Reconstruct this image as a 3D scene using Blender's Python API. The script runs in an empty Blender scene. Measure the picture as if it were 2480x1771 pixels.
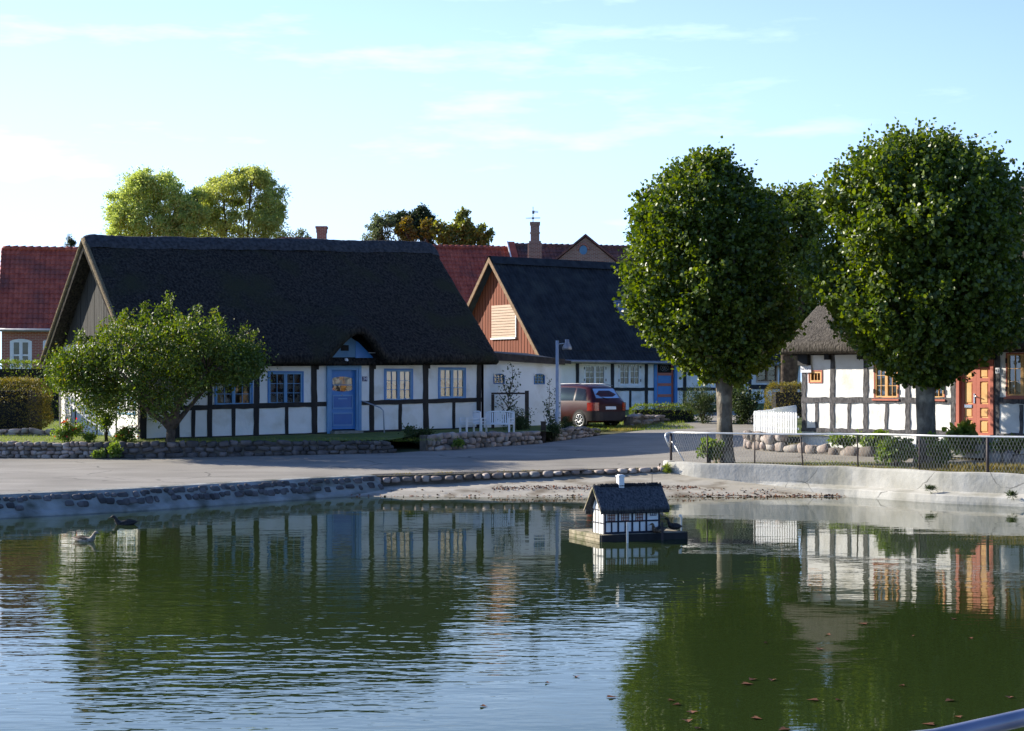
import bpy, bmesh, math, random
import numpy as np
from mathutils import Vector, Matrix, noise as mnoise
from mathutils.geometry import delaunay_2d_cdt

R = math.radians
SC = bpy.context.scene
COL = SC.collection
rng = np.random.default_rng(7)
random.seed(7)

# ------------------------------------------------------------------ camera
F = 4000.0; HOR = 930.0; CX = 1240.0; H = 2.65      # focal length, horizon row, centre column (of 2480x1771), eye height over water
cam = bpy.data.cameras.new('camera'); camo = bpy.data.objects.new('camera', cam); COL.objects.link(camo)
cam.sensor_width = 36.0; cam.lens = F * 36.0 / 2480.0
cam.shift_y = (HOR - 885.5) / 2480.0
cam.clip_start = 0.1; cam.clip_end = 3000
camo.location = (0, 0, H); camo.rotation_euler = (R(90), 0, 0)
SC.camera = camo

# ------------------------------------------------------------------ light
CLOUD = (0.3, 1.7, 2.6)
HAZE = (7.6, 10.4, 14.8)
SUN_FI = 23.5; SUN_EL = 24.0           # degrees past due left, degrees up
S = Vector((-math.cos(R(SUN_FI))*math.cos(R(SUN_EL)), math.sin(R(SUN_FI))*math.cos(R(SUN_EL)), math.sin(R(SUN_EL))))
sun = bpy.data.lights.new('sun', 'SUN'); sun.energy = 5.0; sun.angle = R(0.5); sun.color = (1.0, 0.915, 0.78)
suno = bpy.data.objects.new('sun', sun); COL.objects.link(suno)
suno.rotation_euler = (-S).to_track_quat('-Z', 'Y').to_euler()
W = bpy.data.worlds.new('World'); SC.world = W; W.use_nodes = True
nt = W.node_tree; nt.nodes.clear()
def N(nt, t, **k):
    n = nt.nodes.new(t)
    for a, b in k.items():
        if a.startswith('i_'):
            n.inputs[a[2:].replace('_', ' ')].default_value = b
        else: setattr(n, a, b)
    return n
sky = N(nt, 'ShaderNodeTexSky', sky_type='NISHITA', sun_disc=False)
sky.sun_elevation = R(SUN_EL); sky.sun_rotation = math.atan2(S.x, S.y); sky.altitude = 0
sky.air_density = 1.0; sky.dust_density = 0.6; sky.ozone_density = 1.4
tc = N(nt, 'ShaderNodeTexCoord')
mp = N(nt, 'ShaderNodeMapping'); mp.inputs['Scale'].default_value = (3.4, 3.4, 17.0); mp.inputs['Rotation'].default_value = (0, R(6), 0)
mp.inputs['Location'].default_value = CLOUD
nz = N(nt, 'ShaderNodeTexNoise'); nz.inputs['Scale'].default_value = 1.5; nz.inputs['Detail'].default_value = 7; nz.inputs['Roughness'].default_value = 0.58
cr = N(nt, 'ShaderNodeValToRGB'); cr.color_ramp.elements[0].position = 0.56; cr.color_ramp.elements[1].position = 0.80
cr.color_ramp.elements[0].color = (0, 0, 0, 1); cr.color_ramp.elements[1].color = (0.75, 0.75, 0.75, 1)
mx = N(nt, 'ShaderNodeMixRGB'); mx.inputs['Color2'].default_value = (11.5, 13.4, 15.3, 1)
bg = N(nt, 'ShaderNodeBackground'); bg.inputs['Strength'].default_value = 0.07
wo = N(nt, 'ShaderNodeOutputWorld')
L = nt.links.new
def WM(op, a, b_=None, c=None):
    n_ = N(nt, 'ShaderNodeMath', operation=op)
    for i, v in enumerate((a, b_, c)):
        if v is None: continue
        if isinstance(v, (int, float)): n_.inputs[i].default_value = v
        else: L(v, n_.inputs[i])
    return n_.outputs[0]
# bright haze low in the sky, strongest on the sun's side
sep = N(nt, 'ShaderNodeSeparateXYZ'); L(tc.outputs['Generated'], sep.inputs[0])
dsun = WM('ADD', WM('MULTIPLY', sep.outputs[0], S.x/math.cos(R(SUN_EL))), WM('MULTIPLY', sep.outputs[1], S.y/math.cos(R(SUN_EL))))
az = N(nt, 'ShaderNodeMapRange', interpolation_type='SMOOTHSTEP'); az.inputs['From Min'].default_value = -.75; az.inputs['From Max'].default_value = .95; az.inputs['To Min'].default_value = .02
L(dsun, az.inputs['Value'])
ez = WM('MULTIPLY', sep.outputs[2], 1/.30); elf = WM('EXPONENT', WM('MULTIPLY', WM('MULTIPLY', ez, ez), -1.0))
hz = WM('MULTIPLY', az.outputs[0], elf)
hm = N(nt, 'ShaderNodeMixRGB'); hm.inputs[2].default_value = (HAZE[0], HAZE[1], HAZE[2], 1)
tint = N(nt, 'ShaderNodeMixRGB', blend_type='MULTIPLY'); tint.inputs[0].default_value = 1; tint.inputs[2].default_value = (.66, .92, 1.45, 1)
L(tc.outputs['Generated'], mp.inputs[0]); L(mp.outputs[0], nz.inputs['Vector']); L(nz.outputs['Fac'], cr.inputs[0])
L(sky.outputs[0], tint.inputs[1]); L(tint.outputs[0], hm.inputs[1]); L(hz, hm.inputs[0])
L(WM('MULTIPLY', cr.outputs[0], az.outputs[0]), mx.inputs[0]); L(hm.outputs[0], mx.inputs[1]); L(mx.outputs[0], bg.inputs[0]); L(bg.outputs[0], wo.inputs[0])
SC.view_settings.view_transform = 'Standard'; SC.view_settings.look = 'None'; SC.view_settings.gamma = 1
SC.view_settings.exposure = 1.05
SC.cycles.max_bounces = 8; SC.cycles.transparent_max_bounces = 12

# ------------------------------------------------------------------ objects and tags
def tag(o, label=None, cat=None, group=None, kind=None):
    if label: o['label'] = label
    if cat: o['category'] = cat
    if group: o['group'] = group
    if kind: o['kind'] = kind
    return o
def thing(name, loc, label, cat, group=None):
    o = bpy.data.objects.new(name, None); COL.objects.link(o)
    o.location = loc; o.empty_display_size = 0.2
    return tag(o, label, cat, group)
def copy_tree(o, parent=None):
    c = o.copy(); COL.objects.link(c)
    if parent: c.parent = parent
    for ch in [x for x in COL.objects if x.parent == o]: copy_tree(ch, c)
    return c
def wloc(o):
    v = Vector(o.location); p = o.parent
    while p: v += Vector(p.location); p = p.parent
    return v
def link_mesh(name, me, m, parent=None, label=None):
    o = bpy.data.objects.new(name, me); COL.objects.link(o)
    if m: me.materials.append(m)
    if parent:
        o.parent = parent
        w = wloc(parent)
        if w.length > 0: me.transform(Matrix.Translation(-w))
    if label: o['label'] = label
    return o

class MB:
    def __init__(s): s.v = []; s.f = []; s.sm = []
    def add(s, vs, fs, smooth=False):
        b = len(s.v); s.v.extend([tuple(p) for p in vs]); s.f.extend([tuple(b+i for i in f) for f in fs]); s.sm.extend([smooth]*len(fs))
        return s
    def hexa(s, p):   # 8 corners, bottom 4 then top 4
        return s.add(p, [(0,3,2,1),(4,5,6,7),(0,1,5,4),(1,2,6,5),(2,3,7,6),(3,0,4,7)])
    def box(s, x0, x1, y0, y1, z0, z1):
        return s.hexa([(x0,y0,z0),(x1,y0,z0),(x1,y1,z0),(x0,y1,z0),(x0,y0,z1),(x1,y0,z1),(x1,y1,z1),(x0,y1,z1)])
    def tube(s, pts, rad, n=8, cap=True):
        pts = [Vector(p) for p in pts]
        if not hasattr(rad, '__len__'): rad = [rad]*len(pts)
        rings = []; prev = None
        for i, p in enumerate(pts):
            d = (pts[min(i+1, len(pts)-1)] - pts[max(i-1, 0)])
            if d.length < 1e-6: d = Vector((0,0,1))
            d.normalize()
            if prev is None:
                a = Vector((0,0,1)) if abs(d.z) < .9 else Vector((1,0,0)); prev = d.cross(a).normalized()
            prev = (prev - d*prev.dot(d)).normalized(); q = d.cross(prev)
            rings.append([p + (prev*math.cos(2*math.pi*k/n) + q*math.sin(2*math.pi*k/n))*rad[i] for k in range(n)])
        vs = [v for r in rings for v in r]; fs = []
        for i in range(len(rings)-1):
            for k in range(n): fs.append((i*n+k, i*n+(k+1)%n, (i+1)*n+(k+1)%n, (i+1)*n+k))
        if cap: fs.append(tuple(range(n))[::-1]); fs.append(tuple((len(rings)-1)*n+k for k in range(n)))
        return s.add(vs, fs, True)
    def lathe(s, c, prof, n=16):     # prof: (r, z)
        vs = [(c[0]+r*math.cos(2*math.pi*k/n), c[1]+r*math.sin(2*math.pi*k/n), c[2]+z) for r, z in prof for k in range(n)]
        fs = [(i*n+k, i*n+(k+1)%n, (i+1)*n+(k+1)%n, (i+1)*n+k) for i in range(len(prof)-1) for k in range(n)]
        return s.add(vs, fs, True)
    def grid(s, rows, smooth=True, closed=False):
        n = len(rows[0]); vs = [p for r in rows for p in r]; fs = []
        for i in range(len(rows)-1):
            for k in range(n if closed else n-1):
                fs.append((i*n+k, i*n+(k+1)%n, (i+1)*n+(k+1)%n, (i+1)*n+k))
        return s.add(vs, fs, smooth)
    def build(s, name, m=None, parent=None, label=None):
        me = bpy.data.meshes.new(name); me.from_pydata(s.v, [], s.f); me.validate()
        if len(me.polygons) == len(s.sm): me.polygons.foreach_set('use_smooth', s.sm)
        me.update()
        return link_mesh(name, me, m, parent, label)

class Frame:      # a wall plane: a runs along it, o stands out of it, z is up
    def __init__(s, O, U, V): s.O = Vector(O); s.U = Vector(U).normalized(); s.V = Vector(V).normalized()
    def w(s, a, o, z): return Vector((s.O.x + a*s.U.x + o*s.V.x, s.O.y + a*s.U.y + o*s.V.y, s.O.z + z))
    def at(s, px, py=None, o=0.0):   # where the sight line of a photo pixel meets the wall plane
        r = Vector(((px-CX)/F, 1.0, -((HOR if py is None else py)-HOR)/F))
        P0 = s.O + o*s.V; C = Vector((0, 0, H)); n = s.V
        t = (P0-C).dot(n)/r.dot(n); p = C + r*t
        a = (p-s.O).dot(s.U)
        return (a, p.z) if py is not None else a
    def box(s, mb, a0, a1, o0, o1, z0, z1):
        mb.hexa([s.w(a0,o1,z0), s.w(a1,o1,z0), s.w(a1,o0,z0), s.w(a0,o0,z0), s.w(a0,o1,z1), s.w(a1,o1,z1), s.w(a1,o0,z1), s.w(a0,o0,z1)])
    def poly(s, mb, pts, o0, o1):
        n = len(pts); vs = [s.w(a,o1,z) for a,z in pts] + [s.w(a,o0,z) for a,z in pts]
        fs = [tuple(range(n)), tuple(range(2*n-1, n-1, -1))] + [(i, n+i, n+(i+1)%n, (i+1)%n) for i in range(n)]
        mb.add(vs, fs)
    def beam(s, mb, a0, z0, a1, z1, wd, o0, o1, jit=0.012, step=0.25, ang=None):
        L_ = math.hypot(a1-a0, z1-z0); n = max(2, int(L_/step)); da, dz = (a1-a0)/L_, (z1-z0)/L_
        na, nz_ = -dz, da; rows = []
        for i in range(n+1):
            t = i/n; ca, cz = a0+(a1-a0)*t, z0+(z1-z0)*t
            h0 = wd/2 + random.uniform(-jit, jit); h1 = wd/2 + random.uniform(-jit, jit); oo = o1 + random.uniform(-.003, .003)
            rows.append([s.w(ca+na*h0, o0, cz+nz_*h0), s.w(ca+na*h0, oo, cz+nz_*h0), s.w(ca-na*h1, oo, cz-nz_*h1), s.w(ca-na*h1, o0, cz-nz_*h1)])
        b = len(mb.v); mb.grid(rows, smooth=False, closed=True)
        mb.add([*rows[0], *rows[-1]], [(3,2,1,0), (4,5,6,7)])

def G(px, py, z):   # ground point under a pixel for height z
    d = F*(H-z)/(py-HOR); return Vector(((px-CX)/F*d, d, z))
def D(px, py, d): return Vector(((px-CX)/F*d, d, H-(py-HOR)/F*d))

# ------------------------------------------------------------------ materials
def base_mat(name):
    m = bpy.data.materials.new(name); m.use_nodes = True; t = m.node_tree
    return m, t, t.nodes['Principled BSDF'], t.nodes['Material Output']
def pm(name, c1, c2=None, scale=4, rough=0.8, bump=0.0, bscale=None, stretch=(1,1,1), spec=0.3, metal=0, lo=0.35, hi=0.65, island=0.0, detail=6, c3=None, s3=1.0, coat=0):
    m, t, b, out = base_mat(name); l = t.links.new
    b.inputs['Roughness'].default_value = rough; b.inputs['Specular IOR Level'].default_value = spec; b.inputs['Metallic'].default_value = metal
    b.inputs['Coat Weight'].default_value = coat
    c2 = c2 or c1
    tcn = N(t, 'ShaderNodeTexCoord'); mpn = N(t, 'ShaderNodeMapping'); mpn.inputs['Scale'].default_value = stretch
    l(tcn.outputs['Object'], mpn.inputs[0])
    n1 = N(t, 'ShaderNodeTexNoise'); n1.inputs['Scale'].default_value = scale; n1.inputs['Detail'].default_value = detail; l(mpn.outputs[0], n1.inputs['Vector'])
    r = N(t, 'ShaderNodeValToRGB'); r.color_ramp.elements[0].position = lo; r.color_ramp.elements[1].position = hi
    r.color_ramp.elements[0].color = (*c1, 1); r.color_ramp.elements[1].color = (*c2, 1)
    l(n1.outputs['Fac'], r.inputs[0]); cur = r.outputs[0]
    if c3:
        n3 = N(t, 'ShaderNodeTexNoise'); n3.inputs['Scale'].default_value = s3; n3.inputs['Detail'].default_value = 5; l(tcn.outputs['Object'], n3.inputs['Vector'])
        r3 = N(t, 'ShaderNodeValToRGB'); r3.color_ramp.elements[0].position = .52; r3.color_ramp.elements[1].position = .68; l(n3.outputs['Fac'], r3.inputs[0])
        mm = N(t, 'ShaderNodeMixRGB'); mm.inputs[2].default_value = (*c3, 1); l(r3.outputs[0], mm.inputs[0]); l(cur, mm.inputs[1]); cur = mm.outputs[0]
    if island:
        g = N(t, 'ShaderNodeNewGeometry'); mr = N(t, 'ShaderNodeMapRange'); mr.inputs['To Min'].default_value = 1-island; mr.inputs['To Max'].default_value = 1+island
        l(g.outputs['Random Per Island'], mr.inputs['Value'])
        hs = N(t, 'ShaderNodeHueSaturation'); l(mr.outputs[0], hs.inputs['Value'])
        mr2 = N(t, 'ShaderNodeMapRange'); mr2.inputs['To Min'].default_value = 0.5+0.03*island; mr2.inputs['To Max'].default_value = 0.5-0.03*island
        l(g.outputs['Random Per Island'], mr2.inputs['Value']); l(mr2.outputs[0], hs.inputs['Hue'])
        l(cur, hs.inputs['Color']); cur = hs.outputs[0]
    l(cur, b.inputs['Base Color'])
    if bump:
        n2 = N(t, 'ShaderNodeTexNoise'); n2.inputs['Scale'].default_value = bscale or scale*3; n2.inputs['Detail'].default_value = 5; l(mpn.outputs[0], n2.inputs['Vector'])
        bp = N(t, 'ShaderNodeBump'); bp.inputs['Strength'].default_value = 1.0; bp.inputs['Distance'].default_value = bump
        l(n2.outputs['Fac'], bp.inputs['Height']); l(bp.outputs[0], b.inputs['Normal'])
    return m
def leaf_mat(name, c1, c2, trans=0.35, rough=0.42, spec=0.5, c3=None):
    m, t, b, out = base_mat(name); l = t.links.new
    g = N(t, 'ShaderNodeNewGeometry'); r = N(t, 'ShaderNodeValToRGB')
    r.color_ramp.elements[0].color = (*c1, 1); r.color_ramp.elements[1].color = (*c2, 1)
    if c3:
        e = r.color_ramp.elements.new(0.9); e.color = (*c2, 1); r.color_ramp.elements[-1].color = (*c3, 1); r.color_ramp.elements[-1].position = 1.0
        e = r.color_ramp.elements.new(0.8); e.color = (*c2, 1)
    l(g.outputs['Random Per Island'], r.inputs[0]); l(r.outputs[0], b.inputs['Base Color'])
    b.inputs['Roughness'].default_value = rough; b.inputs['Specular IOR Level'].default_value = spec
    tr = N(t, 'ShaderNodeBsdfTranslucent'); hs = N(t, 'ShaderNodeHueSaturation'); hs.inputs['Hue'].default_value = 0.485; hs.inputs['Saturation'].default_value = 1.25; hs.inputs['Value'].default_value = 2.4
    l(r.outputs[0], hs.inputs['Color']); l(hs.outputs[0], tr.inputs['Color'])
    ms = N(t, 'ShaderNodeMixShader'); ms.inputs[0].default_value = trans
    l(b.outputs[0], ms.inputs[1]); l(tr.outputs[0], ms.inputs[2]); l(ms.outputs[0], out.inputs[0])
    return m
def brick_mat(name, c1, c2, mortar, sc=1.0, U=(1,0)):
    m, t, b, out = base_mat(name); l = t.links.new
    tcn = N(t, 'ShaderNodeTexCoord'); sx = N(t, 'ShaderNodeSeparateXYZ'); l(tcn.outputs['Object'], sx.inputs[0])
    m1 = N(t, 'ShaderNodeMath', operation='MULTIPLY'); m1.inputs[1].default_value = U[0]; l(sx.outputs[0], m1.inputs[0])
    m2 = N(t, 'ShaderNodeMath', operation='MULTIPLY_ADD'); m2.inputs[1].default_value = U[1]; l(sx.outputs[1], m2.inputs[0]); l(m1.outputs[0], m2.inputs[2])
    cb = N(t, 'ShaderNodeCombineXYZ'); l(m2.outputs[0], cb.inputs[0]); l(sx.outputs[2], cb.inputs[1])
    bt = N(t, 'ShaderNodeTexBrick'); bt.inputs['Scale'].default_value = 1.0*sc; bt.inputs['Color1'].default_value = (*c1,1); bt.inputs['Color2'].default_value = (*c2,1); bt.inputs['Mortar'].default_value = (*mortar,1)
    bt.inputs['Brick Width'].default_value = 0.24; bt.inputs['Row Height'].default_value = 0.075; bt.inputs['Mortar Size'].default_value = 0.011
    l(cb.outputs[0], bt.inputs['Vector']); l(bt.outputs['Color'], b.inputs['Base Color'])
    bp = N(t, 'ShaderNodeBump'); bp.inputs['Distance'].default_value = 0.006; bp.invert = True; l(bt.outputs['Fac'], bp.inputs['Height']); l(bp.outputs[0], b.inputs['Normal'])
    b.inputs['Roughness'].default_value = 0.9
    return m

def asphalt_cracks(m, w=1.0):
    t = m.node_tree; l = t.links.new; b = t.nodes['Principled BSDF']; src = b.inputs['Base Color'].links[0].from_socket
    tcn = N(t, 'ShaderNodeTexCoord'); nn = N(t, 'ShaderNodeTexNoise'); nn.inputs['Scale'].default_value = 1.2; nn.inputs['Detail'].default_value = 6; l(tcn.outputs['Object'], nn.inputs[0])
    ad = N(t, 'ShaderNodeMixRGB', blend_type='ADD'); ad.inputs[0].default_value = .55; l(tcn.outputs['Object'], ad.inputs[1]); l(nn.outputs['Color'], ad.inputs[2])
    vo = N(t, 'ShaderNodeTexVoronoi', feature='DISTANCE_TO_EDGE'); vo.inputs['Scale'].default_value = .33; l(ad.outputs[0], vo.inputs['Vector'])
    mr = N(t, 'ShaderNodeMapRange'); mr.inputs['From Min'].default_value = .004*w; mr.inputs['From Max'].default_value = .012*w; mr.inputs['To Min'].default_value = .45; l(vo.outputs['Distance'], mr.inputs['Value'])
    n2 = N(t, 'ShaderNodeTexNoise'); n2.inputs['Scale'].default_value = .5; l(tcn.outputs['Object'], n2.inputs[0])
    ms = N(t, 'ShaderNodeMapRange'); ms.inputs['From Min'].default_value = .5; ms.inputs['From Max'].default_value = .56; l(n2.outputs['Fac'], ms.inputs['Value'])
    n3 = N(t, 'ShaderNodeTexNoise'); n3.inputs['Scale'].default_value = 90; n3.inputs['Detail'].default_value = 3; l(tcn.outputs['Object'], n3.inputs[0])
    g3 = N(t, 'ShaderNodeMapRange'); g3.inputs['From Min'].default_value = .3; g3.inputs['From Max'].default_value = .7; g3.inputs['To Min'].default_value = .82; g3.inputs['To Max'].default_value = 1.18; l(n3.outputs['Fac'], g3.inputs['Value'])
    m1 = N(t, 'ShaderNodeMixRGB', blend_type='MULTIPLY'); l(ms.outputs[0], m1.inputs[0]); l(src, m1.inputs[1]); l(mr.outputs[0], m1.inputs[2])
    m2 = N(t, 'ShaderNodeMixRGB', blend_type='MULTIPLY'); m2.inputs[0].default_value = 1; l(m1.outputs[0], m2.inputs[1]); l(g3.outputs[0], m2.inputs[2]); l(m2.outputs[0], b.inputs['Base Color'])
M = {}
M['plaster'] = pm('white_limewash', (.82,.82,.80), (.70,.70,.66), 1.3, 0.9, 0.016, 6, lo=.40, hi=.75, c3=(.66,.64,.58), s3=1.7)
M['plaster2'] = pm('white_limewash_worn', (.82,.82,.80), (.70,.69,.66), 2.2, 0.9, 0.016, 7, lo=.45, hi=.8, c3=(.66,.64,.58), s3=1.5)
M['tar'] = pm('tarred_timber', (.008,.008,.010), (.020,.019,.020), 5, 0.6, 0.006, 30, stretch=(1,1,.3), spec=.3)
M['greytimber'] = pm('weathered_timber', (.045,.045,.05), (.13,.125,.13), 16, 0.85, 0.012, 40, stretch=(1,1,.45))
M['thatch'] = pm('old_thatch', (.012,.0115,.012), (.060,.052,.044), 15, 1.0, 0.07, 22, stretch=(1,1,.38), spec=.1, c3=(.040,.040,.024), s3=.7)
M['thatchridge'] = pm('ridge_thatch', (.035,.036,.040), (.075,.076,.082), 9, 1.0, 0.05, 24, spec=.1)
M['thatch3'] = pm('grey_thatch', (.045,.041,.036), (.12,.108,.095), 16, 1.0, 0.05, 26, stretch=(1,1,.45), spec=.1)
M['straw'] = pm('straw_verge', (.10,.075,.045), (.22,.17,.10), 20, 1.0, 0.03, 30)
M['greyboard'] = pm('grey_boards', (.018,.018,.017), (.050,.047,.042), 6, 0.9, 0.01, 20, stretch=(3,3,.15))
M['blue'] = pm('blue_paint', (.040,.185,.46), (.055,.22,.52), 3, 0.45, 0.002, 20, spec=.4)
M['bluelight'] = pm('light_blue_paint', (.11,.28,.50), (.14,.32,.54), 3, 0.45, spec=.4)
M['bluedark'] = pm('dark_blue_panel', (.020,.125,.37), (.03,.15,.42), 3, 0.4, spec=.4)
M['bluearch'] = pm('faded_blue_boards', (.09,.20,.33), (.12,.25,.38), 4, 0.7, 0.003, 20)
M['white'] = pm('white_paint', (.78,.79,.80), (.70,.72,.74), 3, 0.4, spec=.4)
M['orange'] = pm('ochre_orange_paint', (.64,.36,.13), (.70,.43,.18), 4, 0.5, spec=.4)
M['redpaint'] = pm('brick_red_paint', (.40,.11,.075), (.46,.14,.09), 4, 0.5, spec=.4)
M['redboard'] = pm('red_brown_boards', (.14,.036,.016), (.23,.060,.024), 5, 0.75, 0.004, 12, stretch=(3,3,.15))
M['palewood'] = pm('pale_wood', (.46,.33,.235), (.56,.41,.30), 5, 0.7, 0.003, 14, stretch=(.3,.3,3))
M['brownwood'] = pm('brown_wood', (.16,.095,.05), (.25,.16,.09), 8, 0.8, 0.004, 20)
M['darkwood'] = pm('dark_wood', (.035,.026,.022), (.07,.055,.045), 8, 0.85, 0.006, 24)
M['corr'] = pm('dark_corrugated_sheet', (.010,.011,.014), (.028,.030,.034), 3, 0.75, 0.004, 20, c3=(.04,.042,.040), s3=1.2)
M['tile'] = pm('red_roof_tile', (.30,.060,.036), (.44,.105,.062), 2.5, 0.65, 0.004, 12, c3=(.20,.06,.045), s3=.6)
M['tileold'] = pm('old_dark_roof_tile', (.10,.045,.04), (.21,.085,.065), 3, 0.8, 0.006, 12, c3=(.07,.06,.06), s3=.9)
M['gutter'] = pm('zinc_gutter', (.22,.22,.24), (.30,.30,.32), 4, 0.45, metal=.6)
M['brick'] = brick_mat('red_brick', (.28,.075,.05), (.36,.11,.07), (.42,.30,.25))
M['brickold'] = brick_mat('old_brick', (.22,.09,.06), (.33,.15,.10), (.36,.30,.25))
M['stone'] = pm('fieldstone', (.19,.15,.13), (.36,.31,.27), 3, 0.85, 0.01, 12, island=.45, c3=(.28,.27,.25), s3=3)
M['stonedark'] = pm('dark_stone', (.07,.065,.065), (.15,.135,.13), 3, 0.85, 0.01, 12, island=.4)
M['mortar'] = pm('dark_mortar', (.09,.08,.065), (.15,.13,.11), 6, 0.95, 0.02, 12)  # dark mortar of the wall cores and the kerb bedding
M['concrete'] = pm('pale_concrete', (.36,.35,.315), (.47,.46,.42), 1.6, 0.9, 0.010, 9, c3=(.30,.29,.245), s3=.9)
M['concretewet'] = pm('stained_concrete', (.20,.20,.17), (.36,.36,.33), 2.0, 0.85, 0.02, 7, c3=(.10,.10,.075), s3=1.6)
M['asphalt'] = pm('worn_asphalt', (.225,.207,.178), (.29,.268,.232), 1.2, 0.92, 0.004, 60, c3=(.20,.184,.158), s3=.35, stretch=(.5,1,1))
asphalt_cracks(M['asphalt'])
asphalt_cracks(M['concrete'], .35)
M['beach'] = pm('silt_beach', (.31,.285,.235), (.42,.39,.33), 2.0, 0.95, 0.02, 9, c3=(.17,.14,.10), s3=1.1, stretch=(.35,1.2,1))
M['soil'] = pm('soil_and_grass', (.07,.065,.03), (.13,.12,.05), 3, 1.0, 0.03, 12, c3=(.06,.08,.02), s3=.8)
M['lawn'] = pm('lawn_green', (.09,.13,.025), (.17,.20,.05), 3, 1.0, 0.03, 30, c3=(.20,.20,.07), s3=.8)
M['bark'] = pm('linden_bark', (.085,.072,.055), (.19,.165,.13), 7, 0.95, 0.03, 14, stretch=(1,1,.5), c3=(.34,.30,.23), s3=2.2)
M['barkdark'] = pm('dark_bark', (.06,.045,.035), (.13,.10,.075), 8, 0.95, 0.02, 14)
M['steel'] = pm('galvanised_steel', (.55,.56,.56), (.68,.69,.70), 6, 0.38, metal=.5, spec=.5)
M['wire'] = pm('galvanised_wire', (.34,.34,.32), (.44,.44,.41), 6, 0.5, metal=.2)
M['postdark'] = pm('brown_steel_post', (.035,.028,.030), (.07,.055,.055), 6, 0.6)
M['bluerail'] = pm('painted_blue_grey_steel', (.10,.12,.20), (.16,.18,.27), 4, 0.35, spec=.5, coat=.3)
M['lampgrey'] = pm('lamp_grey', (.30,.34,.40), (.38,.42,.48), 4, 0.4, metal=.2)
M['black'] = pm('black_rubber', (.012,.012,.012), (.02,.02,.02), 5, 0.7)
M['curtain'] = pm('net_curtain', (.55,.55,.50), (.72,.72,.66), 9, 0.9, stretch=(3,3,.1))
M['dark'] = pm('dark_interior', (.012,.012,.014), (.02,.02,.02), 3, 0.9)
M['carpaint'] = pm('dark_red_car_paint', (.036,.003,.005), (.046,.004,.006), 2, 0.35, spec=.35, coat=.15)
M['plastic'] = pm('dark_plastic', (.03,.02,.022), (.04,.03,.03), 4, 0.5)
M['tail'] = pm('red_tail_lens', (.30,.018,.008), (.38,.03,.012), 6, 0.2, spec=.6, coat=.5)
M['chrome'] = pm('bright_metal', (.75,.75,.75), (.8,.8,.8), 4, 0.2, metal=1)
M['rim'] = pm('alloy_rim', (.45,.46,.48), (.55,.55,.56), 4, 0.35, metal=.5)
M['deckwood'] = pm('weathered_deck', (.20,.17,.11), (.36,.31,.22), 9, 0.9, 0.01, 30, c3=(.12,.12,.06), s3=4)
M['minithatch'] = pm('small_thatch', (.030,.033,.042), (.10,.105,.115), 38, 0.9, 0.008, 60, stretch=(1,1,.12), spec=.2)
M['duckbrown'] = pm('mottled_brown_feathers', (.060,.040,.028), (.20,.145,.10), 40, 0.8, 0.002, 60, lo=.45, hi=.6)
M['duckdark'] = pm('dark_feathers', (.015,.014,.016), (.045,.038,.035), 30, 0.7)
M['duckpale'] = pm('pale_feathers', (.20,.16,.12), (.42,.36,.29), 30, 0.8)
M['bill'] = pm('dark_bill', (.05,.04,.02), (.09,.07,.03), 10, 0.5)
M['signblue'] = pm('enamel_blue', (.02,.03,.10), (.025,.035,.12), 3, 0.3)
M['framedark'] = pm('blue_black_timber', (.010,.012,.026), (.016,.018,.036), 5, 0.6)
M['signwhite'] = pm('enamel_white', (.75,.76,.80), (.70,.72,.78), 3, 0.3)
M['antenna'] = pm('antenna_grey', (.12,.12,.14), (.16,.16,.18), 3, 0.4, metal=.3)
M['redleaf'] = pm('fallen_leaf', (.075,.028,.014), (.15,.06,.025), 30, 0.8)
M['litter'] = pm('leaf_litter', (.10,.045,.025), (.25,.12,.07), 20, 0.9, island=.5)
M['linden'] = leaf_mat('linden_leaf', (.024,.052,.009), (.125,.170,.026), .30, .44, .45)
M['apple'] = leaf_mat('apple_leaf', (.030,.058,.011), (.105,.150,.026), .28, .5, .3, (.16,.14,.035))
M['willow'] = leaf_mat('willow_leaf', (.20,.26,.075), (.38,.44,.16), .4, .5, .3)
M['willowy'] = leaf_mat('yellowing_willow_leaf', (.19,.24,.07), (.38,.41,.14), .4, .5, .3)
M['pine'] = leaf_mat('dark_evergreen', (.020,.035,.014), (.045,.065,.028), .15, .6, .3)
M['greygreen'] = leaf_mat('grey_green_leaf', (.06,.085,.04), (.12,.15,.07), .25, .5, .3)
M['autumn'] = leaf_mat('orange_leaf', (.08,.085,.022), (.20,.15,.04), .35, .5, .3)
M['maple'] = leaf_mat('maple_leaf', (.06,.085,.022), (.19,.21,.05), .3, .45, .4, (.20,.17,.04))
M['chestnut'] = leaf_mat('chestnut_leaf', (.035,.06,.012), (.10,.14,.025), .3, .5, .3)
M['hedge'] = leaf_mat('hedge_leaf', (.07,.11,.02), (.16,.21,.035), .25, .5, .3)
M['hedgebrown'] = leaf_mat('beech_hedge_leaf', (.08,.09,.018), (.20,.16,.045), .25, .55, .3)
M['shrub'] = leaf_mat('shrub_leaf', (.07,.12,.025), (.18,.25,.06), .3, .5, .3)
M['shrubdark'] = leaf_mat('dark_shrub_leaf', (.025,.045,.014), (.065,.09,.03), .2, .5, .3)
M['flower'] = leaf_mat('red_flower', (.45,.06,.03), (.60,.12,.06), .3, .6, .3)
M['grassdry'] = leaf_mat('dry_grass_blade', (.13,.12,.035), (.28,.24,.09), .3, .7, .2)
M['grassgreen'] = leaf_mat('grass_blade', (.10,.15,.03), (.20,.24,.06), .3, .6, .2)
M['wake'] = M['steel']

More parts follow.
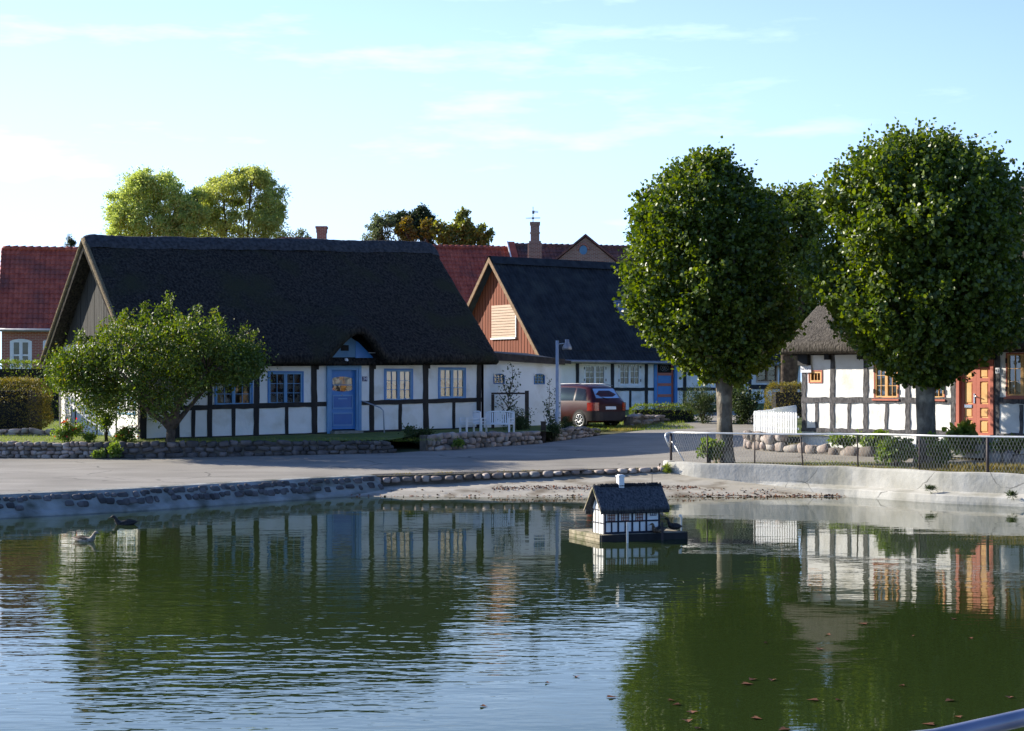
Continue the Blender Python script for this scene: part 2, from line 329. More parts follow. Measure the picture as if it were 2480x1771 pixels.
def glass_mat(name, tint=(.9,.95,.95), ior=1.75, rough=0.0):
    m, t, b, out = base_mat(name); l = t.links.new; t.nodes.remove(b)
    fr = N(t, 'ShaderNodeFresnel'); fr.inputs[0].default_value = ior
    gl = N(t, 'ShaderNodeBsdfGlossy'); gl.inputs['Roughness'].default_value = rough
    tr = N(t, 'ShaderNodeBsdfTransparent'); tr.inputs[0].default_value = (*tint, 1)
    tcn = N(t, 'ShaderNodeTexCoord'); nn = N(t, 'ShaderNodeTexNoise'); nn.inputs['Scale'].default_value = 1.6; bp = N(t, 'ShaderNodeBump'); bp.inputs['Distance'].default_value = .006
    l(tcn.outputs['Object'], nn.inputs[0]); l(nn.outputs['Fac'], bp.inputs['Height']); l(bp.outputs[0], gl.inputs['Normal'])
    ms = N(t, 'ShaderNodeMixShader'); l(fr.outputs[0], ms.inputs[0]); l(tr.outputs[0], ms.inputs[1]); l(gl.outputs[0], ms.inputs[2]); l(ms.outputs[0], out.inputs[0])
    return m
M['glass'] = glass_mat('window_glass', ior=2.1)
M['carglass'] = glass_mat('car_glass', (.25,.32,.34), 1.22)

# ------------------------------------------------------------------ leaves
def leaf_obj(name, P, Dv, size, m, parent=None, aspect=0.8, fold=0.25, shape='round'):
    """many small folded leaves as one mesh: P points, Dv growing directions"""
    n = len(P); P = np.asarray(P, float); Dv = np.asarray(Dv, float)
    Dv = Dv/np.maximum(np.linalg.norm(Dv, axis=1, keepdims=True), 1e-6)
    rnd = rng.normal(size=(n,3)); Sd = np.cross(Dv, rnd); Sd /= np.maximum(np.linalg.norm(Sd, axis=1, keepdims=True), 1e-6)
    Nn = np.cross(Sd, Dv); s = np.asarray(size).reshape(-1,1)*np.ones((n,1)); w = s*aspect/2; f = w*fold
    if shape == 'round':
        V = np.stack([P, P+Dv*s*.28+Sd*w+Nn*f, P+Dv*s*.72+Sd*w*.75+Nn*f, P+Dv*s, P+Dv*s*.72-Sd*w*.75+Nn*f, P+Dv*s*.28-Sd*w+Nn*f], 1).reshape(-1,3)
        k = 6; quads = np.array([[0,1,2,3],[0,3,4,5]])
    else:
        V = np.stack([P, P+Dv*s*.5+Sd*w+Nn*f, P+Dv*s, P+Dv*s*.5-Sd*w+Nn*f], 1).reshape(-1,3)
        k = 4; quads = np.array([[0,1,2,3]])
    faces = (np.arange(n)[:,None,None]*k + quads[None]).reshape(-1,4)
    me = bpy.data.meshes.new(name)
    me.vertices.add(len(V)); me.vertices.foreach_set('co', V.astype(np.float32).ravel())
    me.loops.add(faces.size); me.loops.foreach_set('vertex_index', faces.astype(np.int32).ravel())
    me.polygons.add(len(faces)); me.polygons.foreach_set('loop_start', np.arange(0, faces.size, 4, dtype=np.int32))
    me.polygons.foreach_set('loop_total', np.full(len(faces), 4, dtype=np.int32))
    me.update(calc_edges=True); me.validate()
    return link_mesh(name, me, m, parent)
def rdir(n, up=0.0):
    d = rng.normal(size=(n,3)); d /= np.linalg.norm(d, axis=1, keepdims=True); d[:,2] += up; return d

# stones
_bm = bmesh.new(); bmesh.ops.create_icosphere(_bm, subdivisions=2, radius=1.0); _bm.verts.ensure_lookup_table()
ICO_V = np.array([v.co[:] for v in _bm.verts]); ICO_F = [tuple(v.index for v in f.verts) for f in _bm.faces]; _bm.free()
def stone(mb, c, r, ax=None, flat=0.62):
    """a rounded squarish stone, radii r along axes ax (rows)"""
    v = np.sign(ICO_V)*np.abs(ICO_V)**flat; v /= np.maximum(np.abs(v).max(axis=1, keepdims=True)**.3, 1e-6)
    ph = rng.uniform(0, 6.28, 3); k = 1 + .10*np.sin(ICO_V[:,[0]]*2.5+ph[0]) + .10*np.sin(ICO_V[:,[1]]*2.7+ph[1]) + .08*np.sin(ICO_V[:,[2]]*3+ph[2])
    v = v*k*np.asarray(r)*.88
    if ax is not None: v = v @ np.asarray(ax)
    mb.add((v+np.asarray(c)).tolist(), ICO_F, True)
def stone_wall(name, path, label, sz=.2, courses=3, mat='stone', thick=.35, cat='stone wall', lean=0.0, core='mortar'):
    """path: (x, y, z_bottom, z_top) seen face; the wall lies behind it"""
    P = [Vector(p[:2]) for p in path]
    o = thing(name, (P[0].x, P[0].y, path[0][2]), label, cat)
    st = MB(); co = MB()
    for i in range(len(P)-1):
        d = P[i+1]-P[i]; Ls = d.length; d.normalize(); n = Vector((d.y, -d.x))   # outwards (to the camera side)
        q = lambda t, off, z: (P[i].x+d.x*t - n.x*off, P[i].y+d.y*t - n.y*off, z)
        zb0, zt0, zb1, zt1 = path[i][2], path[i][3], path[i+1][2], path[i+1][3]
        co.hexa([q(0,.07,zb0-.3), q(Ls,.07,zb1-.3), q(Ls,thick,zb1-.3), q(0,thick,zb0-.3), q(0,.07,zt0-.05), q(Ls,.07,zt1-.05), q(Ls,thick,zt1-.05), q(0,thick,zt0-.05)])
        for c in range(courses):
            t = random.uniform(0, sz*.5)
            while t < Ls:
                f = t/Ls; zb = zb0+(zb1-zb0)*f; zt = zt0+(zt1-zt0)*f; hc = (zt-zb)/courses
                w = sz*random.uniform(.6, 1.7)
                cz = zb + hc*(c+.5) + random.uniform(-.17,.17)*hc
                ax = np.array([[d.x,d.y,0],[-n.x,-n.y,0],[0,0,1]])
                an = random.uniform(-.25,.25); rot = np.array([[math.cos(an),0,math.sin(an)],[0,1,0],[-math.sin(an),0,math.cos(an)]])
                stone(st, q(t+w/2, random.uniform(.07,.12), cz), (w*.53, random.uniform(.10,.15), hc*random.uniform(.44,.66)), rot@ax)
                if c == courses-1 and thick > .25:
                    stone(st, q(t+w/2, .26, cz+random.uniform(-.03,.02)), (w*.5, .12, hc*.5), rot@ax)
                t += w
    co.build('wall_core', M[core], o); st.build('stones', M[mat], o)
    return o
# ------------------------------------------------------------------ terrain
def clamp(v, a, b): return max(a, min(b, v))
def RZ(x, y): return .42 + .03*clamp(y-39, 0, 45) + .03*clamp(x-3.5, 0, 8)
TOP = [(-200,-70),(-26,15),(-20,26.6),(-10.2,33.1),(-8.1,34.9),(-4.6,38.9),(-3.3,40.0),(0.2,41.0),(3.77,41.9),(3.98,41.95),(4.7,41.1),(6.2,40.25),(8.05,39.05),(9.6,37.15),(11.1,35.95),(14,33.4),(20,27.5),(26,15),(200,-70)]
def ytop(x):
    for (x0,y0),(x1,y1) in zip(TOP, TOP[1:]):
        if x0 <= x <= x1: return y0+(y1-y0)*(x-x0)/(x1-x0)
    return -70
# ground: columns from the pond edge out to the horizon
xs = sorted(set([-900,-500,-300,-200,-140,-100,-70,-50,-40,-32] + [i*.5 for i in range(-56,57)] + [a for a,b in TOP] + [32,40,50,70,100,140,200,300,500,900]))
mb = MB(); rows = []
ts = [0.02,.15,.4,.8,1.5,2.5,4,6,8,10,13,16,20,25,30,40,55,80,130,220,400,900]
for x in xs:
    rows.append([(x, ytop(x)+max(t, .24 if 4 < x < 26 else 0), RZ(x, ytop(x)+t) - .035) for t in ts])
mb.grid(rows)
ground = mb.build('ground', M['soil']); tag(ground, kind='structure')
# bank on the photographer's side
mb = MB(); rows = []
for x in [-26,-20,-12,-6,0,6,12,20,26]:
    ye = 5.2 - (x/26)**2*14*-0.6 if False else 5.6 - abs(x/26)**2*0
    ye = 5.4 + (x/26)**2*10
    rows.append([(x, ye, -.3), (x, ye, .85), (x, ye-.3, .86), (x, 0, .95), (x, -20, 1.0), (x, -80, 1.2)])
mb.grid(rows, smooth=False)
tag(mb.build('near_bank', M['asphalt']), kind='structure')
# pond water
mb = MB(); mb.add([(-60,-2,0),(60,-2,0),(60,44,0),(-60,44,0)], [(0,1,2,3)])
wm, t, b, out = base_mat('pond_water'); l = t.links.new
b.inputs['Base Color'].default_value = (.022,.036,.009,1); b.inputs['Roughness'].default_value = .015; b.inputs['IOR'].default_value = 1.36; b.inputs['Specular IOR Level'].default_value = .5
tcn = N(t, 'ShaderNodeTexCoord')
def wnoise(scale, sx, sy, detail=2, rot=0):
    mp_ = N(t, 'ShaderNodeMapping'); mp_.inputs['Scale'].default_value = (sx, sy, 1); mp_.inputs['Rotation'].default_value = (0,0,R(rot)); l(tcn.outputs['Object'], mp_.inputs[0])
    n_ = N(t, 'ShaderNodeTexNoise'); n_.inputs['Scale'].default_value = scale; n_.inputs['Detail'].default_value = detail; n_.inputs['Roughness'].default_value = .45; l(mp_.outputs[0], n_.inputs['Vector']); return n_
def math_(op, a, b_=None, c=None):
    n_ = N(t, 'ShaderNodeMath', operation=op)
    for i, v in enumerate((a, b_, c)):
        if v is None: continue
        if isinstance(v, (int, float)): n_.inputs[i].default_value = v
        else: l(v, n_.inputs[i])
    return n_.outputs[0]
fine = wnoise(6.5, .55, 1.25, 2, 8); mid = wnoise(2.4, .5, 1.2, 2, -6); big = wnoise(.9, .6, 1, 1, 15); mask = wnoise(.16, .8, 1.1, 2, 20)
mr = N(t, 'ShaderNodeMapRange'); sx_ = N(t, 'ShaderNodeSeparateXYZ'); l(tcn.outputs['Object'], sx_.inputs[0])
mr.inputs['From Min'].default_value = .40; mr.inputs['From Max'].default_value = .66; mr.inputs['To Min'].default_value = .16; mr.inputs['To Max'].default_value = 1.0
l(math_('ADD', math_('ADD', mask.outputs['Fac'], math_('MULTIPLY', sx_.outputs[0], -.012)), math_('MULTIPLY', math_('MAXIMUM', math_('ADD', sx_.outputs[1], -21.0), 0.0), -.014)), mr.inputs['Value'])
h = math_('ADD', math_('MULTIPLY', fine.outputs['Fac'], .0042), math_('MULTIPLY', mid.outputs['Fac'], .0085))
h = math_('MULTIPLY', h, mr.outputs[0]); h = math_('ADD', h, math_('MULTIPLY', big.outputs['Fac'], .004))
bp = N(t, 'ShaderNodeBump'); bp.inputs['Distance'].default_value = 1.0; bp.inputs['Strength'].default_value = 1.0
l(h, bp.inputs['Height']); l(bp.outputs[0], b.inputs['Normal'])
tag(mb.build('water', wm), kind='structure')
# silt beach
mb = MB(); rows = []
def bz(x, y): return .135*(y-38.8) + .012*math.sin(x*2.1+y*3) + .01*math.sin(x*.9-y*5) - .02*clamp(-3.2-x,0,3)
for i in range(130):
    x = -7.5 + i*.13; rows.append([(x, y, bz(x,y)) for y in np.linspace(37.3, min(ytop(x)+.25, 42.3), 26)])
mb.grid(rows); tag(mb.build('beach', M['beach']), kind='structure')

def region(name, poly, zf, m, step=1.0, dz=0.0, kind='structure'):
    xs_ = [p[0] for p in poly]; ys_ = [p[1] for p in poly]
    def inside(x, y):
        c = False; j = len(poly)-1
        for i in range(len(poly)):
            xi, yi = poly[i]; xj, yj = poly[j]
            if (yi > y) != (yj > y) and x < (xj-xi)*(y-yi)/(yj-yi)+xi: c = not c
            j = i
        return c
    pts = [Vector(p) for p in poly]; n = len(pts); edges = [(i,(i+1)%n) for i in range(n)]
    x = min(xs_)+.37
    while x < max(xs_):
        y = min(ys_)+.41
        while y < max(ys_):
            if inside(x, y): pts.append(Vector((x, y)))
            y += step
        x += step
    r = delaunay_2d_cdt(pts, edges, [list(range(n))], 1, 1e-4)
    mb = MB(); mb.add([(v.x, v.y, zf(v.x, v.y)+dz) for v in r[0]], [tuple(f) for f in r[2]], True)
    return tag(mb.build(name, m), kind=kind)
road_poly = [(-60,18),(-26,15.6),(-20,27.1),(-10.2,33.55),(-8.1,35.3),(-4.6,39.2),(-3.3,40.25),(0.2,41.2),(3.77,42.1),(4.3,43.0),(7,42.2),(10,40.9),(14,37.6),(20,32.5),(30,20),(40,24),(30,31),(13.4,39.9),(9.0,45.0),(7.4,46.0),(7.4,50),(9.5,58),(12,66),(11,70),(8,69),(5.6,64),(4.6,58),(2.7,55.0),(.95,51.6),(-2.5,48.2),(-3.3,47.4),(-9.5,45.5),(-11.9,45.4),(-60,45.4)]
region('road', road_poly, RZ, M['asphalt'], 1.1, .0)
def LZ(x, y): return 1.0 + .02*clamp(y-46,0,40) + .012*clamp(x+3,0,10)
lawn_poly = [(-60,45.62),(-11.9,45.62),(-9.5,45.75),(-3.5,47.75),(-3.1,49.5),(-2.7,49.6),(-2.3,48.5),(.95,51.9),(2.2,55),(2.4,58.2),(4.2,58.6),(5.4,64),(8,69.5),(11,70.6),(13,66),(10.5,58),(7.9,50.5),(7.5,46.6),(9.1,45.35),(13.5,40.3),(30,32),(60,60),(40,110),(-60,110)]
def LZ2(x, y):
    if x > 6.5 and y < 66:
        o_ = (x-8.16)*(-.7705)+(y-46.5)*(-.6374)
        return 1.22 + .03*clamp(y-46,0,20) - (.27*clamp((o_)/.2,0,1) if x > 8.0 else 0)
    if x > 1.8: return 1.0 + .035*clamp(y-58,0,40) + .03*clamp(x-4,0,4)
    return LZ(x, y) + .03*clamp(y-62,0,30)
region('lawn', lawn_poly, LZ2, M['lawn'], 1.6, .0)


# ------------------------------------------------------------------ pond edges
def sweep(name, line, prof, m, parent=None):   # prof: (offset to the land side, z) along a plan line of (x,y[,z0])
    mb = MB(); rows = []; n = len(line)
    for i, p in enumerate(line):
        a = Vector(line[max(i-1,0)][:2]); c = Vector(line[min(i+1,n-1)][:2]); d = (c-a).normalized(); nn = Vector((-d.y, d.x))
        z0 = p[2] if len(p) > 2 else 0
        rows.append([(p[0]+nn.x*(o+ (mnoise.noise(Vector((p[0]*2,p[1]*2,z*5)))*.025)), p[1]+nn.y*(o), z + z0) for o, z in prof])
    mb.grid(rows, smooth=False); return mb.build(name, m, parent)
def dense(line, step=.25):
    out = []
    for a, c in zip(line, line[1:]):
        k = max(1, int(math.dist(a[:2], c[:2])/step))
        for i in range(k): out.append(tuple(a[j]+(c[j]-a[j])*i/k for j in range(len(a))))
    out.append(line[-1]); return out
left_line = dense([(-26,15),(-20,26.6),(-10.2,33.1),(-8.1,34.9),(-4.6,38.9),(-3.3,40.0)], .3)
pw = thing('pond_wall', (-8.1,34.9,0), 'sloping wall of dark stones set in mortar along the left edge of the pond', 'pond wall')
# plan line runs left to right, land lies to its left hand side
sweep('wall_face', left_line, [(-.62,-.35),(-.50,0.02),(-.46,.06),(-.34,.12),(-.16,.30),(-.06,.40),(0,.435),(.22,.45),(.34,.43),(.36,.2)], M['concretewet'], pw)
st = MB()
for (a, c) in zip(left_line, left_line[1:]):
    d = Vector(c)-Vector(a); Lg = d.length; d.normalize(); nn = Vector((-d.y, d.x))
    for r_ in range(2):
        t = random.uniform(0,.12)
        while t < Lg:
            w = random.uniform(.10,.27); zz = .325 + random.uniform(-.03,.03) if r_ == 0 else .19+random.uniform(-.03,.03)
            if r_ == 1 and random.random() < .22: t += w; continue
            off = -.5 + (zz+.02)*1.08
            ax = np.array([[d.x,d.y,0],[nn.x*.55,nn.y*.55,.83],[-nn.x*.83*1,-nn.y*.83,.55]])
            stone(st, (a[0]+d.x*t+nn.x*off, a[1]+d.y*t+nn.y*off, zz), (w*.5, random.uniform(.05,.095), .05), ax)
            t += w*1.02
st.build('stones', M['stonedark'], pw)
# row of kerb stones between road and beach
ks = MB(); kb = thing('kerb_stones', (0,41,.3), 'low row of rounded kerb stones between the road and the beach', 'kerb')
line = dense([(-3.35,39.95),(0.2,40.95),(3.8,41.85)], .1); x = -3.35
core = MB(); rows = []
for i, p in enumerate(line): rows.append([(p[0], p[1]+.02, .15), (p[0], p[1]+.02, RZ(*p)-.07), (p[0], p[1]+.22, RZ(*p)+.003)])
core.grid(rows, smooth=False); core.build('bedding', M['mortar'], kb)
while x < 3.7:
    w = random.uniform(.16,.34); xm = x+w/2; y = ytop(xm)-.04; z = .5*(bz(xm,y)+RZ(xm,y))+.0
    stone(ks, (xm, y+random.uniform(-.03,.03), z+.01), (w*.5, .12, .075*random.uniform(.8,1.2)), np.array([[.97,.25,0],[-.25,.97,0],[0,0,1]])); x += w*1.02
ks.build('stones', M['stone'], kb)
# pale concrete wall on the right
def spline(pts, n=6):
    out = []
    for i in range(len(pts)-1):
        p0, p1, p2, p3 = (Vector(pts[max(i-1,0)]), Vector(pts[i]), Vector(pts[i+1]), Vector(pts[min(i+2,len(pts)-1)]))
        for k in range(n):
            t_ = k/n; v = .5*((2*p1)+(p2-p0)*t_+(2*p0-5*p1+4*p2-p3)*t_*t_+(3*p1-p0-3*p2+p3)*t_**3); out.append((v.x, v.y))
    out.append(pts[-1]); return out
right_line = dense([(3.9,42.6),(3.93,42.2)] + spline([(3.93,42.0),(4.1,41.75),(4.7,41.1),(6.2,40.25),(8.05,39.05),(9.6,37.15),(11.1,35.95),(14,33.4),(20,27.5),(26,15)]), .18)
cw = thing('concrete_wall', (6.2,40.2,0), 'pale curved concrete wall round the right edge of the pond', 'pond wall')
def rz_line(l_): return [(x, y, 0) for x, y in l_]
mb = MB(); rows = []
n = len(right_line)
for i, p in enumerate(right_line):
    a = Vector(right_line[max(i-1,0)][:2]); c = Vector(right_line[min(i+1,n-1)][:2]); d = (c-a).normalized(); nn = Vector((-d.y, d.x))
    zt = .68 + .01*math.sin(i*.7); k = clamp((p[0]-5.6)/2.2, 0, 1) if i > 9 else 0; k = k*k*(3-2*k); wob = .008*math.sin(i*.5)
    prof = [(-.34*k-.03, -.4), (-.33*k-.03, .05), (-.32*k-.02, .165), (-.29*k-.02, .19), (-.07*k-.02, .225+.04*(1-k)), (-.022, .25+.04*(1-k)), (-.012, .42), (0, .63), (.008, zt-.01), (.03, zt), (.20, zt+.005), (.215, .3)]
    rows.append([(p[0]+nn.x*(o+wob), p[1]+nn.y*(o+wob), z) for o, z in prof])
mb.grid(rows, smooth=False); mb.build('wall_body', M['concrete'], cw)
vp = []
for i in range(8, len(right_line), 3):
    a = Vector(right_line[i-1]); c = Vector(right_line[min(i+1, len(right_line)-1)]); d = (c-a).normalized(); vp.append((right_line[i][0]-d.y*.13, right_line[i][1]+d.x*.13))
region('verge', vp + [(30,17),(30,20),(20,32.5),(14,37.6),(10,40.9),(7,42.2),(4.5,42.9)], lambda x,y: RZ(x,y)+.035, M['soil'], .6)

# ------------------------------------------------------------------ building helpers
def wall_cells(mb, Fr, a0, a1, zb, zt, holes, depth=.14):
    """wall face with real openings; zb, zt functions of a; holes (a0,a1,z0,z1)"""
    A = sorted(set([a0, a1] + [h[i] for h in holes for i in (0,1)] + list(np.linspace(a0, a1, 14))))
    for x0, x1 in zip(A, A[1:]):
        hs = sorted([(h[2], h[3]) for h in holes if h[0] <= x0+1e-6 and h[1] >= x1-1e-6]); cur = None
        segs = []; z = None
        lo0, lo1 = zb(x0), zb(x1)
        for (h0, h1) in hs:
            segs.append(((lo0, lo1), (h0, h0))); lo0 = lo1 = h1
        segs.append(((lo0, lo1), (zt(x0), zt(x1))))
        for (b0, b1), (t0, t1) in segs:
            mb.add([Fr.w(x0,0,b0), Fr.w(x1,0,b1), Fr.w(x1,0,t1), Fr.w(x0,0,t0)], [(0,1,2,3)])
    for h in holes:
        c = [(h[0],h[2]),(h[1],h[2]),(h[1],h[3]),(h[0],h[3])]
        for i in range(4):
            p, q = c[i], c[(i+1)%4]
            mb.add([Fr.w(p[0],0,p[1]), Fr.w(q[0],0,q[1]), Fr.w(q[0],-depth,q[1]), Fr.w(p[0],-depth,p[1])], [(0,1,2,3)])
def window(parent, Fr, a0, a1, z0, z1, fm, cols=2, rows=3, casements=2, o=0.0, fw=.055, bar=.018, sash=None, curtain=0, sash_w=.045, arch=0, name='window', sill=None):
    mb = MB()
    def ring(b, a0, a1, z0, z1, w, o0, o1):
        Fr.box(b, a0, a0+w, o0, o1, z0, z1); Fr.box(b, a1-w, a1, o0, o1, z0, z1)
        Fr.box(b, a0+w, a1-w, o0, o1, z0, z0+w); Fr.box(b, a0+w, a1-w, o0, o1, z1-w, z1)
    ring(mb, a0, a1, z0, z1, fw, o-.09, o+.02)
    wnd = mb.build(name, fm, parent)
    sm = MB(); pn = MB(); ia0, ia1 = a0+fw, a1-fw; cw_ = (ia1-ia0)/casements
    for c in range(casements):
        c0, c1 = ia0+c*cw_+.002, ia0+(c+1)*cw_-.002
        ring(sm, c0, c1, z0+fw, z1-fw, sash_w, o-.06, o+.008)
        g0, g1, h0, h1 = c0+sash_w, c1-sash_w, z0+fw+sash_w, z1-fw-sash_w
        for i in range(1, cols): x = g0+(g1-g0)*i/cols; Fr.box(sm, x-bar/2, x+bar/2, o-.045, o-.004, h0, h1)
        for j in range(1, rows): z = h0+(h1-h0)*j/rows; Fr.box(sm, g0, g1, o-.044, o-.007, z-bar/2, z+bar/2)
        pn.add([Fr.w(g0-.01,o-.03,h0-.01), Fr.w(g1+.01,o-.03,h0-.01), Fr.w(g1+.01,o-.03,h1+.01), Fr.w(g0-.01,o-.03,h1+.01)], [(0,1,2,3)])
    sm.build('sash', sash or fm, wnd); pn.build('pane', M['glass'], wnd)
    if curtain:
        cu = MB()
        for c in range(casements):
            c0, c1 = ia0+c*cw_+.05, ia0+(c+1)*cw_-.05; h0, h1 = z0+.1, z1-.08
            hz_ = h0 + (h1-h0)*(0 if curtain == 2 else .5)
            n_ = 24; rows_ = []
            for z in (hz_, h1):
                rows_.append([Fr.w(c0+(c1-c0)*i/n_, o-.075+.02*math.sin(i*1.7), z + (0 if z == h1 else .12*abs(i/n_-(.0 if c else 1.0)))) for i in range(n_+1)])
            cu.grid(rows_)
        cu.build('curtain', M['curtain'], wnd)
    if sill is not None:
        sl = MB(); Fr.box(sl, a0-.03, a1+.03, -.02, .06, z0-.05, z0-.002); sl.build('sill', sill, wnd)
    return wnd
def interior(mb, Fr, a0, a1, z0, z1, depth):   # plain inner walls so no light leaks through
    p = [Fr.w(a0,-.2,z0), Fr.w(a1,-.2,z0), Fr.w(a1,-depth,z0), Fr.w(a0,-depth,z0)]; q = [v+Vector((0,0,z1-z0)) for v in p]
    mb.add([*p, *q], [(0,1,2,3),(4,7,6,5),(1,5,6,2),(2,6,7,3),(3,7,4,0)])

# ================================================================== 1. thatched cottage on the left
u1 = Vector((.819,.574,0)); n1 = Vector((.574,-.819,0))
F1 = Frame((-10.76,47.8,0), u1, n1)
AL = F1.at(1166)          # length of the front
def zt1(a): return 3.30 + .15*a/AL
def zrail(a): return 1.985 + .14*(a-F1.at(628))/(F1.at(1157)-F1.at(628))
def zsill(a): return 1.07 + .16*clamp(a/AL,0,1)
cot = thing('thatched_cottage', (-10.76,47.8,1.0), 'long half-timbered cottage with dark thatched roof and blue door beside the pond road', 'house')
W1 = []
for p in [(519,903,612,984),(648,899,735,982),(930,893,1000,973),(1061,890,1128,967)]:
    c0 = F1.at(p[0], (p[1]+p[3])/2); c1 = F1.at(p[2], (p[1]+p[3])/2); t0 = F1.at((p[0]+p[2])/2, p[1])[1]; t1_ = F1.at((p[0]+p[2])/2, p[3])[1]
    W1.append((c0[0], c1[0], t1_, t0))
dA0, dA1 = F1.at(790), F1.at(873); dZ1 = F1.at(830, 883)[1]; dZ0 = F1.at(830, 1050)[1]
wall = MB()
wall_cells(wall, F1, 0, AL, lambda a: .9, lambda a: zt1(a)+.25, W1 + [(dA0+.06, dA1-.06, dZ0, dZ1-.06)])
GW = 6.7
G1 = Frame((-10.76,47.8,0), (-.574,.819,0), (-.819,-.574,0))    # left gable, a runs away from the front corner
gh = []
for p in [(287,962,328,1004),(205,958,240,1003)]:
    q0 = G1.at(p[0], 980)[0]; q1 = G1.at(p[2], 980)[0]; gh.append((min(q0,q1), max(q0,q1), G1.at((p[0]+p[2])/2, p[3])[1], G1.at((p[0]+p[2])/2, p[1])[1]))
wall_cells(wall, G1, 0, GW, lambda a: .85, lambda a: 3.98, gh)
# back and right walls
wall.add([F1.w(0,-GW,.9), F1.w(AL,-GW,.9), F1.w(AL,-GW,3.5), F1.w(0,-GW,3.4)], [(3,2,1,0)])
wall.add([F1.w(AL,0,.9), F1.w(AL,-GW,.9), F1.w(AL,-GW,3.5), F1.w(AL,-GW/2,7.3), F1.w(AL,0,3.5)], [(0,1,2,3,4)])
wall.build('wall', M['plaster'], cot)
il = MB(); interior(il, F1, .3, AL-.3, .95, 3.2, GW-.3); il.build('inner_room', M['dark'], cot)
# gable boards
gb = MB(); nb = 34
for i in range(nb):
    a0, a1 = GW*i/nb, GW*(i+1)/nb-.012; top = lambda a: 3.3 + (7.05-3.3)*(1-abs(a-GW/2)/(GW/2))
    z0 = 3.95+random.uniform(-.02,.02); z1, z2 = max(z0, top(a0)), max(z0, top(a1))
    if max(z1,z2) > z0+.02: G1.poly(gb, [(a0,z0),(a1,z0),(a1,z2),(a0,z1)] if min(z1,z2) > z0+.01 else ([(a0,z0),(a1,z0),(a1,z2)] if z2 > z1 else [(a0,z0),(a1,z0),(a0,z1)]), -.05, random.uniform(.02,.035))
gb.build('gable_boards', M['greyboard'], cot)
# timber frame
tb = MB()
for px, w in [(340,.20),(428,.16),(508,.16),(621,.17),(761,.19),(900,.17),(1031,.20),(1159,.17)]:
    a = max(F1.at(px), .09); lean = random.uniform(-.02,.03)
    F1.beam(tb, a+lean, zt1(a)+.15, a-lean*.5, .95, w, -.05, .022)
    if px in (761,1031,900): F1.box(tb, a+w*.4, a+w*.4+.07, -.03, .04, zt1(a)-.28, zt1(a)-.02)
for px in (468,565,694,969,1099):
    a = F1.at(px); F1.beam(tb, a, zrail(a), a, 1.0, .11, -.05, .019)
for s0, s1 in [(0, dA0), (dA1, AL)]:
    F1.beam(tb, s0, zrail(s0), s1, zrail(s1), .145, -.05, .028)
    n_ = 8
    pts = [(s0+(s1-s0)*i/n_, zsill(s0+(s1-s0)*i/n_)+random.uniform(-.012,.012)) for i in range(n_+1)]
    F1.poly(tb, [(s0,.85),(s1,.85)] + pts[::-1], -.05, .05)
F1.box(tb, 0, AL, -.05, .034, 3.30, 3.62)
for px in (183, 235, 282):
    a = G1.at(px); G1.beam(tb, a, 3.97, a, 1.0, .09, -.05, .015)
G1.beam(tb, 0, 3.93, GW, 3.93, .10, -.05, .02)
G1.beam(tb, .08, 3.9, .08, .95, .14, -.05, .018); G1.beam(tb, GW-.07, 3.9, GW-.07, .95, .12, -.05, .018)
tb.build('timber_frame', M['tar'], cot)
for i, w in enumerate(W1): window(cot, F1, *w, M['blue'], curtain=[0,0,1,1][i], sash=M['bluelight'], sash_w=.05, fw=.045)
for w in gh: window(cot, G1, *w, M['bluelight'], fw=.05, sash=M['white'], rows=2)
# blue door with moulded frame
dm = MB()
for w_, o0, o1, g in [(.10,-.06,.07,0),(.07,-.06,.045,.10)]:
    F1.box(dm, dA0+g, dA0+g+w_, o0, o1, dZ0-.02*(g==0), dZ1-g); F1.box(dm, dA1-g-w_, dA1-g, o0, o1, dZ0-.02*(g==0), dZ1-g)
    F1.box(dm, dA0+g+w_, dA1-g-w_, o0, o1, dZ1-g-w_, dZ1-g)
F1.box(dm, dA0-.03, dA1+.03, -.02, .09, dZ1+.002, dZ1+.035)
door = dm.build('door_frame', M['bluelight'], cot)
a0, a1 = dA0+.165, dA1-.165; z0, z1 = dZ0+.13, dZ1-.17; wd = a1-a0; ht = z1-z0
lf = MB(); F1.box(lf, a0, a1, -.10, -.06, z0, z0+ht*.60); F1.box(lf, a0, a0+wd*.1, -.10, -.06, z0+ht*.60, z1); F1.box(lf, a1-wd*.1, a1, -.10, -.06, z0+ht*.60, z1)
n_ = 10; gz = z0+ht*.64; gt = z0+ht*.86     # curved glazing opening
for i in range(n_):
    f0, f1 = i/n_, (i+1)/n_; x0 = a0+wd*(.1+.8*f0); x1 = a0+wd*(.1+.8*f1); c = lambda f: .05*(1-(2*f-1)**2)
    F1.poly(lf, [(x0,gt+c(f0)),(x1,gt+c(f1)),(x1,z1),(x0,z1)], -.10, -.06)
    F1.poly(lf, [(x0,z0+ht*.60),(x1,z0+ht*.60),(x1,gz+.04-c(f1)),(x0,gz+.04-c(f0))], -.10, -.06)
leaf = lf.build('door', M['blue'], cot)
dp = MB()
for zb_, zt_ in [(.06,.28),(.345,.58)]:
    F1.box(dp, a0+.12, a1-.12, -.06, -.052, z0+ht*zb_+.05, z0+ht*zt_-.05)
dp.build('panel', M['bluedark'], leaf)
mo = MB()
for zb_, zt_ in [(.06,.28),(.345,.58)]:
    for q in [(a0+.08,a1-.08,z0+ht*zb_,z0+ht*zb_+.035),(a0+.08,a1-.08,z0+ht*zt_-.035,z0+ht*zt_),(a0+.08,a0+.115,z0+ht*zb_+.035,z0+ht*zt_-.035),(a1-.115,a1-.08,z0+ht*zb_+.035,z0+ht*zt_-.035)]:
        F1.box(mo, q[0], q[1], -.06, -.040, q[2], q[3])
